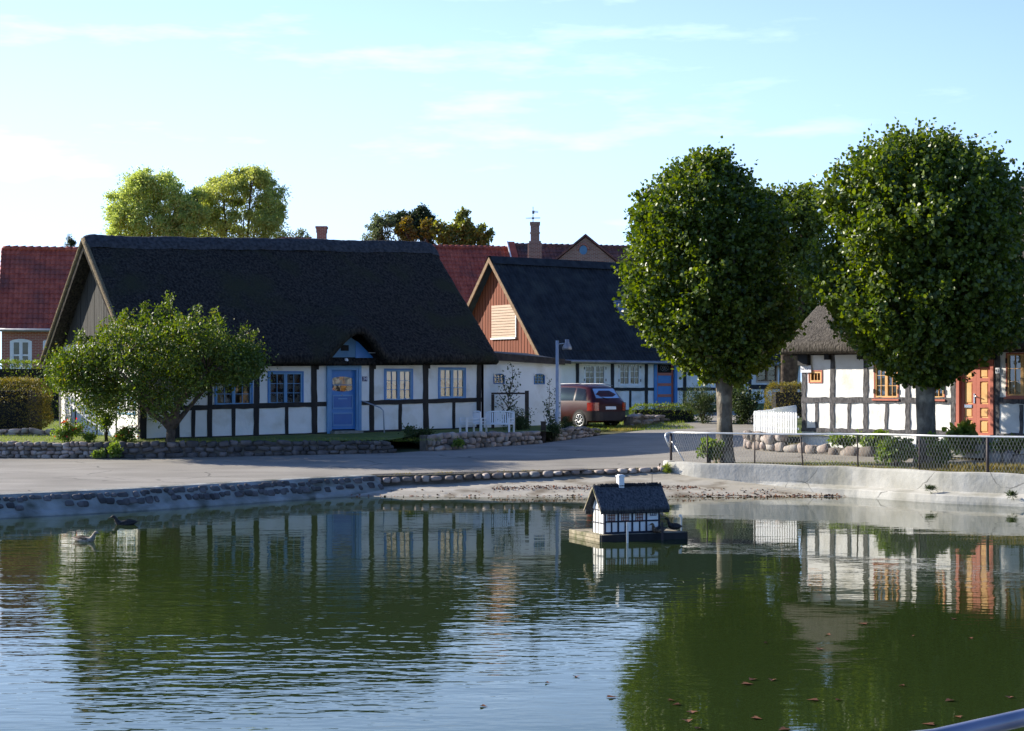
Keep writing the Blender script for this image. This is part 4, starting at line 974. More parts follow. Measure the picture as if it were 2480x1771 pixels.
# street name board wrapped round the corner post, house number
sb = MB(); c_ = F3.at(1948, 894); F3.box(sb, .0, .38, .04, .055, c_[1]-.10, c_[1]+.10)
sgn_ = thing('street_sign', F3.w(.2,.05,c_[1]-.1), 'small white street name board at the corner of the sunlit cottage', 'sign')
sb.build('board', M['signwhite'], sgn_); text('lettering', 'Ved Kæret', F3, .19, c_[1], .085, M['signblue'], sgn_, .056)
hn = thing('house_number_plate', F3.w(pa[5],.03,F3.at(2417,898)[1]-.07), 'tiny white house number plate on the post right of the orange door', 'sign')
c_ = F3.at(2418, 898); sb = MB(); F3.box(sb, c_[0]-.06, c_[0]+.06, .03, .042, c_[1]-.07, c_[1]+.07); sb.build('plate', M['signwhite'], hn); text('digits', '13', F3, c_[0], c_[1], .10, M['signblue'], hn, .043)

# ================================================================== 4. red tiled houses behind
ub = Vector((1,.25,0)).normalized(); nbk = Vector((.25,-1,0)).normalized()
def tiled(name, d, px0, px1, y_ridge, y_eave, hw, label, mat='tile', zb=1.5, wallm='brick', verge=True):
    X0 = (px0-CX)/F*d; Fr = Frame((X0, d, 0), ub, nbk); a1 = Fr.at(px1)
    ze = H-(y_eave-HOR)/F*d; zr = H-(y_ridge-HOR)/F*(d+hw)
    o = thing(name, (X0, d, zb), label, 'house')
    m1 = slope_roof(Fr, -.15, a1+.15, .3, ze, -hw, zr, .23, .028, rowh=.34, rowstep=.03, na=int(a1/.23*5))
    m2 = slope_roof(Fr, -.15, a1+.15, -2*hw-.3, ze, -hw, zr, 3, .0)
    m1.add(m2.v, m2.f); r_ = m1.build('roof', M[mat], o)
    rt = MB(); a = -.15
    while a < a1+.1: rt.tube([Fr.w(a,-hw,zr+.0), Fr.w(a+.36,-hw,zr+.035)], [.12,.14], 8); a += .35
    rt.build('ridge_tiles', M[mat], r_)
    return o, Fr, a1, ze, zr
# far left brick house
o, Fr, a1, ze, zr = tiled('brick_house', 75, 4, 560, 603, 797, 3.6, 'red brick house with red tiled roof and white windows on the far left', zb=1.6)
def qf(Fr, p):
    a = Fr.at(p[0], (p[1]+p[3])/2)[0]; c = Fr.at(p[2], (p[1]+p[3])/2)[0]; xm = (p[0]+p[2])/2; return (a, c, Fr.at(xm, p[3])[1], Fr.at(xm, p[1])[1])
wl = [qf(Fr, p) for p in [(24,821,77,900),(104,821,157,900),(186,821,239,900)]]
mb = MB(); wall_cells(mb, Fr, 0, a1, lambda a: 1.0, lambda a: ze+.15, wl)
mb.add([Fr.w(0,0,1), Fr.w(0,-7.2,1), Fr.w(0,-7.2,ze), Fr.w(0,-3.6,zr-.1), Fr.w(0,0,ze)], [(4,3,2,1,0)]); mb.add([Fr.w(0,-7.2,1), Fr.w(a1,-7.2,1), Fr.w(a1,-7.2,ze), Fr.w(0,-7.2,ze)], [(3,2,1,0)])
mb.build('wall', M['brick'], o)
il = MB(); interior(il, Fr, .3, a1-.3, 1.1, ze, 6.9); il.build('inner_room', M['dark'], o)
for w in wl:
    wn = window(o, Fr, *w, M['white'], cols=1, rows=2, fw=.09, sash_w=.07, bar=.07)
    hd = MB(); pts = [(w[0],w[3]-.10)]+[(w[0]+(w[1]-w[0])*i/8, w[3]-.10+.10*(1-(2*i/8-1)**2)) for i in range(9)]+[(w[1],w[3]-.1),(w[1],w[3]+.01),(w[0],w[3]+.01)]; Fr.poly(hd, pts, -.03, .025); hd.build('arch_head', M['brick'], wn)
gu = MB(); gu.tube([Fr.w(-.2,.36,ze-.05), Fr.w(a1,.36,ze-.05)], .08, 8); Fr.box(gu, 0, a1, .0, .20, ze-.12, ze-.02); gu.build('gutter', M['gutter'], o)
vg = MB()
for s_ in np.arange(.1, 1, .062):
    zz = ze+(zr-ze)*s_; vg.tube([Fr.w(-.17, .3-(3.9)*s_+.16, zz-.16+.06), Fr.w(-.17, .3-3.9*s_-.10, zz+.14)], .05, 6)
vg.build('verge_tiles', M['tile'], o)
# chimney showing over the cottage ridge
def chimney(px0, px1, py0, py1, d, label, m, corb=True):
    X0, X1 = (px0-CX)/F*d, (px1-CX)/F*d; zt_ = H-(py0-HOR)/F*d; zb_ = H-(py1-HOR)/F*d; w = X1-X0
    return X0, X1, zb_, zt_, w
o, Fr, a1, ze, zr = tiled('tiled_house', 88, 700, 768, 581, 760, 3.5, 'red tiled house mostly hidden behind the long thatch, only its chimney showing', zb=1.6)
mb = MB(); wall_cells(mb, Fr, 0, a1, lambda a: 1.0, lambda a: ze+.15, []); mb.add([Fr.w(a1,0,1), Fr.w(a1,-7,1), Fr.w(a1,-7,ze), Fr.w(a1,-3.5,zr-.1), Fr.w(a1,0,ze)], [(0,1,2,3,4)]); mb.build('wall', M['brick'], o)
X0, X1, zb_, zt_, w = chimney(767, 789, 548, 600, 90, '', '')
cb = MB(); cb.box(X0, X1, 90, 90+w, zb_-1, zt_-.35); cb.box(X0-.03, X1+.03, 89.97, 90.03+w, zt_-.35, zt_-.12); cb.box(X0-.07, X1+.07, 89.93, 90.07+w, zt_-.12, zt_); cb.build('chimney', M['brick'], o)
# right red tiled roof with raised parapet
o, Fr, a1, ze, zr = tiled('tiled_barn', 92, 830, 1272, 594, 790, 4.2, 'house with bright red pantile roof and raised parapet between the thatch and the boarded gable', zb=1.6)
mb = MB(); wall_cells(mb, Fr, 0, a1, lambda a: 1.0, lambda a: ze+.15, []); mb.add([Fr.w(0,0,1), Fr.w(0,-8.4,1), Fr.w(0,-8.4,ze), Fr.w(0,-4.2,zr-.1), Fr.w(0,0,ze)], [(4,3,2,1,0)]); mb.build('wall', M['brick'], o)
mb = MB(); zr_ = zr; mb.hexa([Fr.w(a1+.02,.4,ze-.2), Fr.w(a1+.42,.4,ze-.2), Fr.w(a1+.42,-4.2,zr-.2), Fr.w(a1+.02,-4.2,zr-.2), Fr.w(a1+.02,.4,ze+.35), Fr.w(a1+.42,.4,ze+.35), Fr.w(a1+.42,-4.2,zr+.42), Fr.w(a1+.02,-4.2,zr+.42)])
mb.hexa([Fr.w(a1+.02,-4.21,zr-.2), Fr.w(a1+.42,-4.21,zr-.2), Fr.w(a1+.42,-8.8,ze-.2), Fr.w(a1+.02,-8.8,ze-.2), Fr.w(a1+.02,-4.21,zr+.42), Fr.w(a1+.42,-4.21,zr+.42), Fr.w(a1+.42,-8.8,ze+.35), Fr.w(a1+.02,-8.8,ze+.35)])
pp = mb.build('parapet', M['tile'], o)
mb = MB(); mb.hexa([Fr.w(a1-.06,.4,ze+.30), Fr.w(a1+.015,.4,ze+.30), Fr.w(a1+.015,-4.2,zr+.36), Fr.w(a1-.06,-4.2,zr+.36), Fr.w(a1-.06,.4,ze+.37), Fr.w(a1+.015,.4,ze+.37), Fr.w(a1+.015,-4.2,zr+.44), Fr.w(a1-.06,-4.2,zr+.44)]); mb.build('coping', M['plaster'], pp)
# old house with chimney, antenna and brick gable
o, Fr, a1, ze, zr = tiled('old_brick_house', 95, 1288, 1760, 595, 760, 4.0, 'old house with dark red tiles, tall brick chimney and small brick cross gable', 'tileold', zb=1.6)
mb = MB(); wall_cells(mb, Fr, 0, a1, lambda a: 1.0, lambda a: ze+.15, []); mb.add([Fr.w(a1,0,1), Fr.w(a1,-8,1), Fr.w(a1,-8,ze), Fr.w(a1,-4,zr-.1), Fr.w(a1,0,ze)], [(0,1,2,3,4)]); mb.build('wall', M['brickold'], o)
dc = 94.0; pxm = CX/F*0
def X_(px): return (px-CX)/F*dc
def Z_(py): return H-(py-HOR)/F*dc
cb = MB(); x0, x1 = X_(1285), X_(1306.5); w = x1-x0
cb.box(x0, x1, dc, dc+w, Z_(584), Z_(544)); cb.box(x0-.04, x1+.04, dc-.04, dc+w+.04, Z_(544), Z_(537.5))
for y in (565, 544.6): cb.box(x0-.035, x1+.035, dc-.035, dc+w+.035, Z_(y), Z_(y)+.06)
cb.box(x0-.09, x1+.09, dc-.09, dc+w+.09, Z_(589), Z_(584)); cb.box(x0-.14, x1+.14, dc-.14, dc+w+.14, Z_(640), Z_(589)); cb.build('chimney', M['brickold'], o)
gx = [X_(1342), X_(1415), X_(1488)]; dg = 92.5
gbk = MB(); gbk.add([(gx[0],dg,Z_(640)),(gx[2],dg,Z_(640)),(gx[1],dg,Z_(580))], [(0,1,2)]); gbk.box(gx[0]+.05, gx[2]-.05, dg+.01, dg+.3, Z_(800), Z_(641)); gb_ = gbk.build('cross_gable', M['brickold'], o)
gr = MB()
for s_ in (0, 2):
    p0 = Vector((gx[s_]+( -.25 if s_==0 else .25), dg-.15, Z_(646))); p1 = Vector((gx[1], dg-.15, Z_(577.5)))
    e = Vector((0,5.5,0)); up = Vector((0,0,.12)); gr.hexa([p0, p0+e, p1+e, p1, p0+up, p0+e+up, p1+e+up, p1+up])
gr.build('gable_roof', M['tileold'], gb_)
gw = MB(); cx_ = X_(1410); cz_ = Z_(611); n_ = 16
pts = [(cx_+.22*math.cos(t_), dg-.012, cz_+.26*math.sin(t_)) for t_ in np.linspace(0, 2*math.pi, n_, endpoint=False)]; gw.add(pts, [tuple(range(n_))[::-1]]); gw.build('round_window', M['bluearch'], gb_)
gw = MB(); gw.tube([(cx_+.30*math.cos(t_), dg-.02, cz_+.34*math.sin(t_)) for t_ in np.linspace(0, math.pi, 12)], .07, 5); gw.build('brick_arch', M['brick'], gb_)
at = thing('television_antenna', (X_(1291), dc+.2, Z_(537.5)), 'grey television antenna on the tall brick chimney', 'antenna')
xm_ = X_(1291); mb = MB(); mb.tube([(xm_,dc+.2,Z_(545)), (xm_,dc+.2,Z_(500))], .022, 6); mb.build('mast', M['antenna'], at)
mb = MB()
for z, y0 in ((Z_(527.5), .0), (Z_(529), .12)): mb.tube([(xm_-.42,dc+.1+y0,z), (xm_+.42,dc+.1+y0,z+.02)], .011, 5)
mb.box(xm_-.06, xm_+.06, dc+.1, dc+.28, Z_(530), Z_(526)); mb.build('dipole_rods', M['antenna'], at)
mb = MB(); mb.box(xm_-.05, xm_+.08, dc+.1, dc+.25, Z_(517), Z_(510)); mb.tube([(xm_,dc+.2,Z_(512)), (xm_+.30,dc+.2,Z_(513))], .016, 5)
for k in range(5): x = xm_+.08+k*.05; mb.tube([(x,dc+.2,Z_(512)-.08+.0), (x,dc+.2,Z_(512)+.08)], .008, 4)
mb.build('array', M['antenna'], at)
# ================================================================== stone garden walls
def rzp(x, y, t): return (x, y, RZ(x,y)-.02, t)
stone_wall('garden_wall', [rzp(-24,45.9,1.06), rzp(-14,45.5,1.04), rzp(-11.6,45.32,1.04)], 'sunlit stretch of rounded fieldstone wall along the road on the far left', .17, 4, 'stone')
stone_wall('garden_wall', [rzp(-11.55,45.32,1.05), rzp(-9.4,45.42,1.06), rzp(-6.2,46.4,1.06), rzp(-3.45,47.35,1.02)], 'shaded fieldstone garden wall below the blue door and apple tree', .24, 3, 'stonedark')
stone_wall('garden_wall', [rzp(-2.45,48.05,1.20), rzp(-.8,49.7,1.20), rzp(.88,51.4,1.16)], 'shaded fieldstone wall below the white garden bench', .21, 3, 'stone')
stone_wall('garden_wall', [rzp(1.45,52.9,1.22), rzp(2.2,54.3,1.24), rzp(2.9,56.0,1.12)], 'short fieldstone wall beside the lamp post in front of the red car', .26, 3, 'stone')
stone_wall('garden_wall', [(4.35,59.9,1.0,1.50), (5.0,60.9,1.08,1.52), (5.75,61.8,1.15,1.46)], 'rough stone wall right of the red car below the low hedge', .42, 3, 'stone')
stone_wall('garden_wall', [(-18,50.4,1.0,1.30), (-13.4,50.0,1.0,1.27)], 'low stone edging at the foot of the clipped brown hedge', .3, 2, 'stone')
P3 = lambda a, o, t=.97: (F3.w(a,o,0).x, F3.w(a,o,0).y, RZ(F3.w(a,o,0).x, F3.w(a,o,0).y)-.03, t)
stone_wall('boulder_wall', [(6.85,48.8,.80,1.27), (6.72,47.6,.76,1.27), (7.05,46.6,.74,1.26), P3(-.1,.85,1.24)], 'low wall of pale rounded boulders under the white picket fence', .34, 2, 'stone')
stone_wall('boulder_wall', [P3(-.1,.85,.98), P3(2.2,.95,.97), P3(dd[0]-.15,.95,.97)], 'row of big boulders along the sunlit cottage left of the orange door', .40, 1, 'stone')
stone_wall('boulder_wall', [P3(dd[1]+.3,.95,.99), P3(9,.95,.99), P3(16.5,.95,1.0)], 'row of big boulders along the sunlit cottage right of the orange door', .40, 1, 'stone')

# ================================================================== duck house on a raft
FD = Frame((1.5,27.7,0), (.93,.37,0), (.37,-.93,0))
FH = Frame((1.556,27.9,0), (.93,.37,0), (.37,-.93,0))
dh = thing('duck_house', (1.5,27.7,0), 'miniature half-timbered duck house with thatched roof on a wooden raft in the pond', 'duck house')
mb = MB(); Lf, Ld = 1.59, 1.27; n_ = 9
for i in range(n_):
    o0 = -Ld+i*Ld/n_; FD.box(mb, 0, Lf, o0+.004, o0+Ld/n_-.004, .075, .108)
mb.build('deck', M['deckwood'], dh)
mb = MB(); FD.box(mb, -.01, Lf+.01, .002, .035, -.1, .112)
FD.box(mb, Lf+.002, Lf+.035, -Ld, .0, -.1, .112); FD.box(mb, 0, Lf, -Ld-.03, -Ld-.002, -.1, .11); mb.build('raft_side', M['tar'], dh)
mb = MB(); FD.box(mb, -.035, -.002, -Ld, .0, -.1, .045); FD.box(mb, -.035, -.002, -Ld, .0, .052, .112); mb.build('raft_end', M['deckwood'], dh)
hw_, hd_, z0_, zt_, zr_ = 1.05, .47, .108, .525, .93
mb = MB(); FH.box(mb, 0, hw_, -hd_, 0, z0_, zt_)
FH2 = Frame(FH.w(0,0,0), (-.37,.93,0), (-.93,-.37,0))
FH2.poly(mb, [(0,zt_+.001),(hd_,zt_+.001),(hd_/2,zr_-.06)], -hw_, 0); mb.build('wall', M['plaster2'], dh)
mb = MB()
for px in (1464.5,1497,1531,1565,1597): a = clamp(FH.at(px), .015, hw_-.015); FH.box(mb, a-.016, a+.016, -.005, .010, z0_, zt_)
zra = FH.at(1500,1263.5)[1]
for px in (1481,1514,1549): a = FH.at(px); FH.box(mb, a-.013, a+.013, -.005, .008, z0_, zra)
FH.box(mb, 0, hw_, -.005, .013, zra-.012, zra+.014); FH.box(mb, 0, hw_, -.005, .012, z0_, z0_+.035)
for a in (.02, .12, .235, .35, .45): FH2.box(mb, a-.008, a+.008, -.005, .006, z0_, min(zt_+.30, zr_-.1) if .1 < a < .37 else zt_)
for z in (z0_+.18, zt_-.02): FH2.box(mb, 0, hd_, -.005, .008, z-.009, z+.009)
mb.build('timber_frame', M['framedark'], dh)
for (x0,x1,y0,y1,c_,r_) in [(1472,1488.5,1241.5,1262,4,3),(1505,1522.5,1241,1261,4,3),(1539.5,1556,1240.5,1260.5,4,3),(1575,1588.5,1240,1248.5,3,1)]:
    a0, a1 = FH.at(x0), FH.at(x1); zz1, zz0 = FH.at((x0+x1)/2, y0)[1], FH.at((x0+x1)/2, y1)[1]
    mb = MB(); b = .009; m_ = M['redboard'] if r_ > 1 else M['signblue']
    for i in range(c_+1): x = a0+(a1-a0)*i/c_; FH.box(mb, x-b/2, x+b/2, .001, .012, zz0, zz1)
    for j in range(r_+1): z = zz0+(zz1-zz0)*j/r_; FH.box(mb, a0-b/2, a1+b/2, .001, .014, z-b/2, z+b/2)
    mb.build('window', m_, dh)
# reed roof
mb = MB(); rows = []
for i in range(70):
    a = -.10+(hw_+.24)*i/69; r_ = []
    prof = [(.07,zt_-.035),(.095,zt_-.03),(.10,zt_+.01)] + [(.10-(.10+hd_/2)*s, zt_+.02+(zr_-zt_-.02)*s) for s in np.linspace(.05,1,14)] + [(-hd_/2-.0-(.13+hd_/2)*s, zr_-(zr_-zt_)*s) for s in np.linspace(.08,1,10)] + [(-hd_-.125,zt_-.045),(-hd_-.09,zt_-.05)]
    for k, (o_, z_) in enumerate(prof):
        ns_ = mnoise.noise(Vector((a*40, k*.25, 1)))*.010
        r_.append(FH.w(a + (.010*mnoise.noise(Vector((i*3.1,k*2.2,4)))), o_, z_+ns_))
    rows.append(r_)
mb.grid(rows); inner = []
for e, i in ((rows[0],0),(rows[-1],1)):
    a = -.10 if i == 0 else hw_+.14
    loc = [FH.w(a, clamp((p-FH.O).dot(FH.V), -hd_-.07, .07), min(p.z, zt_-.035+(zr_-.05-zt_+.035)*(1-abs((p-FH.O).dot(FH.V)+hd_/2)/(hd_/2+.07)))) for p in e]
    inner.append(loc); mb.grid([e, loc] if i else [loc, e], smooth=False)
mb.grid(inner, smooth=False)
rfd = mb.build('roof', M['minithatch'], dh)
mb = MB()
for i in range(150):      # twigs along the ridge
    a = -.08+(hw_+.2)*random.random(); mb.tube([FH.w(a,-hd_/2-.05,zr_-.02), FH.w(a+random.uniform(-.02,.02),-hd_/2+.0,zr_+.018), FH.w(a+random.uniform(-.03,.03),-hd_/2+.06,zr_-.025)], .006, 4)
mb.build('ridge_cap', M['tar'], rfd)
mb = MB()
for sgn in (1,-1): mb.hexa([FH.w(-.115,-hd_/2+sgn*(hd_/2+.12),zt_-.065), FH.w(-.101,-hd_/2+sgn*(hd_/2+.12),zt_-.065), FH.w(-.101,-hd_/2,zr_-.05), FH.w(-.115,-hd_/2,zr_-.05), FH.w(-.115,-hd_/2+sgn*(hd_/2+.12),zt_-.035), FH.w(-.101,-hd_/2+sgn*(hd_/2+.12),zt_-.035), FH.w(-.101,-hd_/2,zr_-.02), FH.w(-.115,-hd_/2,zr_-.02)])
mb.build('verge_board', M['deckwood'], rfd)
mb = MB(); ac = FH.at(1517); FH.box(mb, ac-.05, ac+.05, -hd_/2-.05, -hd_/2+.05, zr_-.10, 1.06); FH.box(mb, ac-.062, ac+.062, -hd_/2-.062, -hd_/2+.062, 1.06, 1.085); FH.box(mb, ac-.04, ac+.04, -hd_/2-.04, -hd_/2+.04, 1.086, 1.10); mb.build('chimney', M['white'], dh)
mb = MB(); mb.tube([FH.w(hw_-.03,-hd_/2,zr_-.05), FH.w(hw_-.03,-hd_/2,zr_+.17)], .005, 5); mb.build('rod', M['black'], dh)
def mooring(px, z1, d, m, label, r=.02, cap=False):
    x = (px-CX)/F*d; o = thing('mooring_post', (x,d,0), label, 'post')
    mb = MB(); mb.box(x-r, x+r, d-r, d+r, -.3, z1); mb.build('shaft', m, o)
    if cap: mb = MB(); mb.box(x-.045, x+.005, d-.01, d+.01, z1-.01, z1+.035); mb.build('bracket', m, o)
mooring(1519.5, 2.65-335*27.55/4000, 27.55, M['steel'], 'pale square post standing in the water before the duck house', .017)
mooring(1604, 2.65-334*27.9/4000, 27.95, M['postdark'], 'dark square post standing in the water by the right end of the raft', .017)
mooring(1650, 2.65-322*29.2/4000, 29.3, M['steel'], 'thin pale post with bracket behind the right corner of the raft', .012, True)

# ================================================================== ducks
def loft(mb, rings, n=14):   # rings: (x, z, ry, rn) centre on the spine, widths sideways and across
    rows = []
    for i, (x, z, ry, rn) in enumerate(rings):
        a = rings[max(i-1,0)]; c = rings[min(i+1,len(rings)-1)]; d = Vector((c[0]-a[0], 0, c[1]-a[1])).normalized(); nn = Vector((-d.z, 0, d.x))
        rows.append([Vector((x,0,z)) + nn*rn*math.sin(2*math.pi*k/n) + Vector((0,1,0))*ry*math.cos(2*math.pi*k/n) for k in range(n)])
    mb.grid(rows, closed=True); mb.add(rows[0], [tuple(range(n))]); mb.add(rows[-1], [tuple(range(n))[::-1]])
def duck(loc, ang, label, pose='swim', body='duckbrown', head=None, s=1.0, down=0, grp='ducks on and around the pond', name='duck'):
    o = thing(name, loc, label, 'duck', grp)
    neck = [(.155,.085,.055,.055),(.178,.13,.036,.038),(.188,.18,.028,.029),(.192,.215,.026,.027)]
    hd = [(.197,.245,.034,.030),(.218,.266,.037,.033),(.245,.266,.034,.030),(.268,.255,.022,.020),(.278,.249,.013,.012)]
    dx = dz = 0
    if pose == 'down': neck = [(.150,.085,.055,.055),(.175,.12,.044,.046),(.192,.15,.037,.039),(.203,.172,.034,.035)]; dx, dz = .018, -.052
    if pose == 'rest': neck = [(.135,.10,.06,.055),(.145,.14,.045,.045),(.150,.17,.04,.038)]; dx, dz = -.045, -.045
    if pose == 'tall': neck = [(.14,.10,.05,.055),(.145,.17,.030,.03),(.135,.24,.020,.02),(.130,.31,.017,.018)]; dx, dz = -.06, .10
    if pose == 'stand': neck = [(.14,.145,.055,.055),(.165,.20,.04,.04),(.18,.24,.032,.032)]; dx, dz = .0, .035
    hd = [(x+dx, z+dz, a, b_) for x, z, a, b_ in hd]
    bodyr = [(-.285,.115,.006,.004),(-.25,.105,.03,.016),(-.20,.09,.055,.035),(-.12,.065,.085,.062),(-.03,.05,.102,.080),(.06,.048,.10,.078),(.12,.06,.08,.066)]
    if pose == 'stand': bodyr = [(x, z-.28*x*-1*.5 if False else z + .22*x+.03, a, b_) for x, z, a, b_ in bodyr]
    R_ = Matrix.Rotation(ang, 4, 'Z'); T = Matrix.Translation(Vector(loc)) @ R_ @ Matrix.Scale(s, 4) @ Matrix.Translation((0,0,down))
    def put(name_, rings_or_mb, m, parent, n=14):
        mb = rings_or_mb
        if isinstance(mb, list): mb = MB(); loft(mb, rings_or_mb, n)
        mb.v = [tuple(T @ Vector(v)) for v in mb.v]; return mb.build(name_, m, parent)
    bo = put('body', bodyr+neck+hd, M[body], o)
    bx, bz = hd[-1][0], hd[-1][1]
    put('bill', [(bx-.008,bz,.013,.012),(bx+.02,bz-.006,.012,.007),(bx+.045,bz-.013,.014,.004),(bx+.056,bz-.014,.008,.003)], M['bill'], o, 8)
    for sg in (1,-1):
        mb = MB(); rows = []
        for i in range(9):
            f = i/8; x = .09-.33*f; w = .055*math.sin(math.pi*min(1,f*.85+.12)); z = .085+.03*f + (.22*x+.03 if pose == 'stand' else 0); y = sg*(.098-.07*f*f)
            rows.append([Vector((x, y*.55, z+w*.95)), Vector((x, y*.95, z+w*.55)), Vector((x, y*1.03, z)), Vector((x, y*.95, z-w*.5))])
        mb.grid(rows if sg > 0 else rows[::-1]); put('wing', mb, M['duckdark' if head is None else body] if body != 'duckpale' else M['duckbrown'], o)
        mb = MB(); ex, ez = hd[1][0]+.012, hd[1][1]+.008; mb.lathe((ex, sg*.034, ez), [(0,-.005),(.005,0),(0,.005)], 6); put('eye', mb, M['black'], o)
    return o
def rot_to(dx, dy): return math.atan2(dy, dx)
p = G(205, 1311, 0); duck((p.x,p.y,-.035), rot_to(1,-.25), 'pale brown duck swimming to the right, nearer of the two on the left', 'down', body='duckpale', s=.86)
p = G(303, 1271, 0); duck((p.x,p.y,-.035), rot_to(-1,-.1), 'dark brown duck swimming to the left by the stone pond wall', 'down', body='duckdark', s=.88)
a_ = FD.at(1632, 1280, -.30)[0]; c = FD.w(a_,-.30,.112); duck(tuple(c), rot_to(-.9,-.5), 'dark duck sitting upright on the right end of the raft', 'stand', body='duckdark', s=.66, down=.03)
a_ = FD.at(1594, 1285, -.09)[0]; c = FD.w(a_,-.09,.112); duck(tuple(c), rot_to(-1,-.35), 'brown duck resting low on the raft against the little house wall', 'rest', body='duckbrown', s=.62, down=.02)
p = D(1594, 1147, 41.95); duck((p.x,p.y,p.z+.03), rot_to(.35,-1), 'small dark long-necked bird on the kerb beside the concrete wall', 'tall', body='duckdark', s=.6, grp=None, name='water_bird')

# ================================================================== red estate car
ca = thing('parked_car', (2.92,59.0,1.02), 'dark red estate car parked between the white lean-to and the gabled house', 'car')
CXv = Vector((-.68,.733,0)); CYv = Vector((-.733,-.68,0)); CO = Vector((3.55,59.45,1.03))   # CO: middle of the rear bumper on the ground, CXv: forwards, CYv: to its left
def CP(x, y, z): v = CO + CXv*x + CYv*y; return Vector((v.x, v.y, CO.z+z))
secs = [(0,.38,.84,.74,.66,.87),(.05,.30,.92,.82,.76,.97),(.13,.25,.97,.845,.76,1.06),(.24,.23,.98,.85,.70,1.24),(.42,.22,.99,.85,.64,1.47),(.62,.22,.99,.85,.63,1.54),(1.0,.22,.99,.85,.63,1.585),(1.8,.22,.98,.85,.63,1.60),(2.4,.22,.96,.85,.61,1.55),(2.75,.22,.95,.85,.63,1.35),(3.15,.22,.93,.85,.68,1.03),(3.6,.24,.86,.83,.66,.94),(4.0,.28,.74,.79,.58,.80),(4.15,.34,.62,.70,.5,.66)]
def ring_(s): x, zb, be_, hw, hr_, rf_ = s; L_ = [(hw*.90,zb),(hw*.99,zb+.12),(hw,(zb+be_)/2+.05),(hw*.975,be_),(hr_+.02,rf_-.07),(hr_*.80,rf_),(hr_*.4,rf_+.015)]; return [CP(x,y,z) for y,z in L_] + [CP(x,-y,z) for y,z in L_[::-1]]
mb = MB(); rows = [ring_(s) for s in secs]; mb.grid(rows[::-1], closed=True); mb.add(rows[0], [tuple(range(14))]); mb.add(rows[-1], [tuple(range(14))[::-1]])
cbd = mb.build('body', M['carpaint'], ca)
def side_pt(x, f, out=.012, sg=1):   # f: 0 belt, 1 roof edge
    for s0_, s1_ in zip(secs, secs[1:]):
        if s0_[0] <= x <= s1_[0]: k = (x-s0_[0])/(s1_[0]-s0_[0]); s = [s0_[i]+(s1_[i]-s0_[i])*k for i in range(6)]; break
    _, zb, be_, hw, hr_, rf_ = s; y = hw*.975+(hr_+.02-hw*.975)*f; z = be_+(rf_-.07-be_)*f; return CP(x, sg*(y+out), z)
for sg in (1,-1):
    for x0, x1, x2, x3 in [(.42,1.02,.60,1.02),(1.10,1.85,1.10,1.85),(1.93,2.75,1.93,2.40)]:
        mb = MB(); mb.grid([[side_pt(x0+(x1-x0)*i/6 if j == 0 else x2+(x3-x2)*i/6, .06 if j == 0 else .93, .012, sg) for i in range(7)] for j in (0,1)], smooth=True); mb.build('side_window', M['carglass'], cbd)
def rear_pt(y, f, out=.014):    # along the tailgate glass
    a, b_ = secs[3], secs[4]; x = .16+(.40-.16)*f; z = 1.10+(1.44-1.10)*f; return CP(x-out, y, z+out*.6)
mb = MB(); mb.grid([[rear_pt(y_*(.60-.06*f), f) for y_ in np.linspace(-1,1,7)] for f in (0,.5,1)], smooth=True); mb.build('rear_window', M['carglass'], cbd)
mb = MB(); a = CP(-.035,.80,.30); 
rows = [[CP(x, y, z) for x, y in [(.55,.862),(.1,.86),(-.03,.74),(-.055,.4),(-.06,0),(-.055,-.4),(-.03,-.74),(.1,-.86),(.55,-.862)]] for z in (.30,.42,.56,.62)]
mb.grid(rows); mb.build('bumper', M['plastic'], cbd)
for sg in (1,-1):
    mb = MB(); mb.grid([[CP(x, sg*y, z) for x, y in [(.34,.868),(.1,.858),(.0,.80),(-.012,.60)]] for z in (.66,.80,.95)]); mb.build('tail_light', M['tail'], cbd)
mb = MB(); mb.hexa([CP(-.03,.26,.70),CP(-.03,-.26,.70),CP(.0,-.26,.70),CP(.0,.26,.70),CP(-.015,.26,.81),CP(-.015,-.26,.81),CP(.01,-.26,.81),CP(.01,.26,.81)]); mb.build('number_plate', M['white'], cbd)
mb = MB(); mb.tube([CP(.10,.0,1.07), CP(.20,.42,1.17)], .012, 5); mb.build('wiper', M['black'], cbd)
mb = MB(); mb.tube([CP(.5,.62,1.55),CP(1.0,.62,1.63),(CP(2.1,.62,1.62)),CP(2.3,.61,1.57)], .014, 6); mb.tube([CP(.5,-.62,1.55),CP(1.0,-.62,1.63),(CP(2.1,-.62,1.62)),CP(2.3,-.61,1.57)], .014, 6); mb.build('roof_rail', M['gutter'], cbd)
mb = MB()
for y in (.38,-.38): mb.lathe(CP(1.35,y,.95), [(.0,0),(.22,0),(.21,.30),(.12,.34),(.11,.48),(0,.5)], 10)
mb.build('seat', M['black'], cbd)
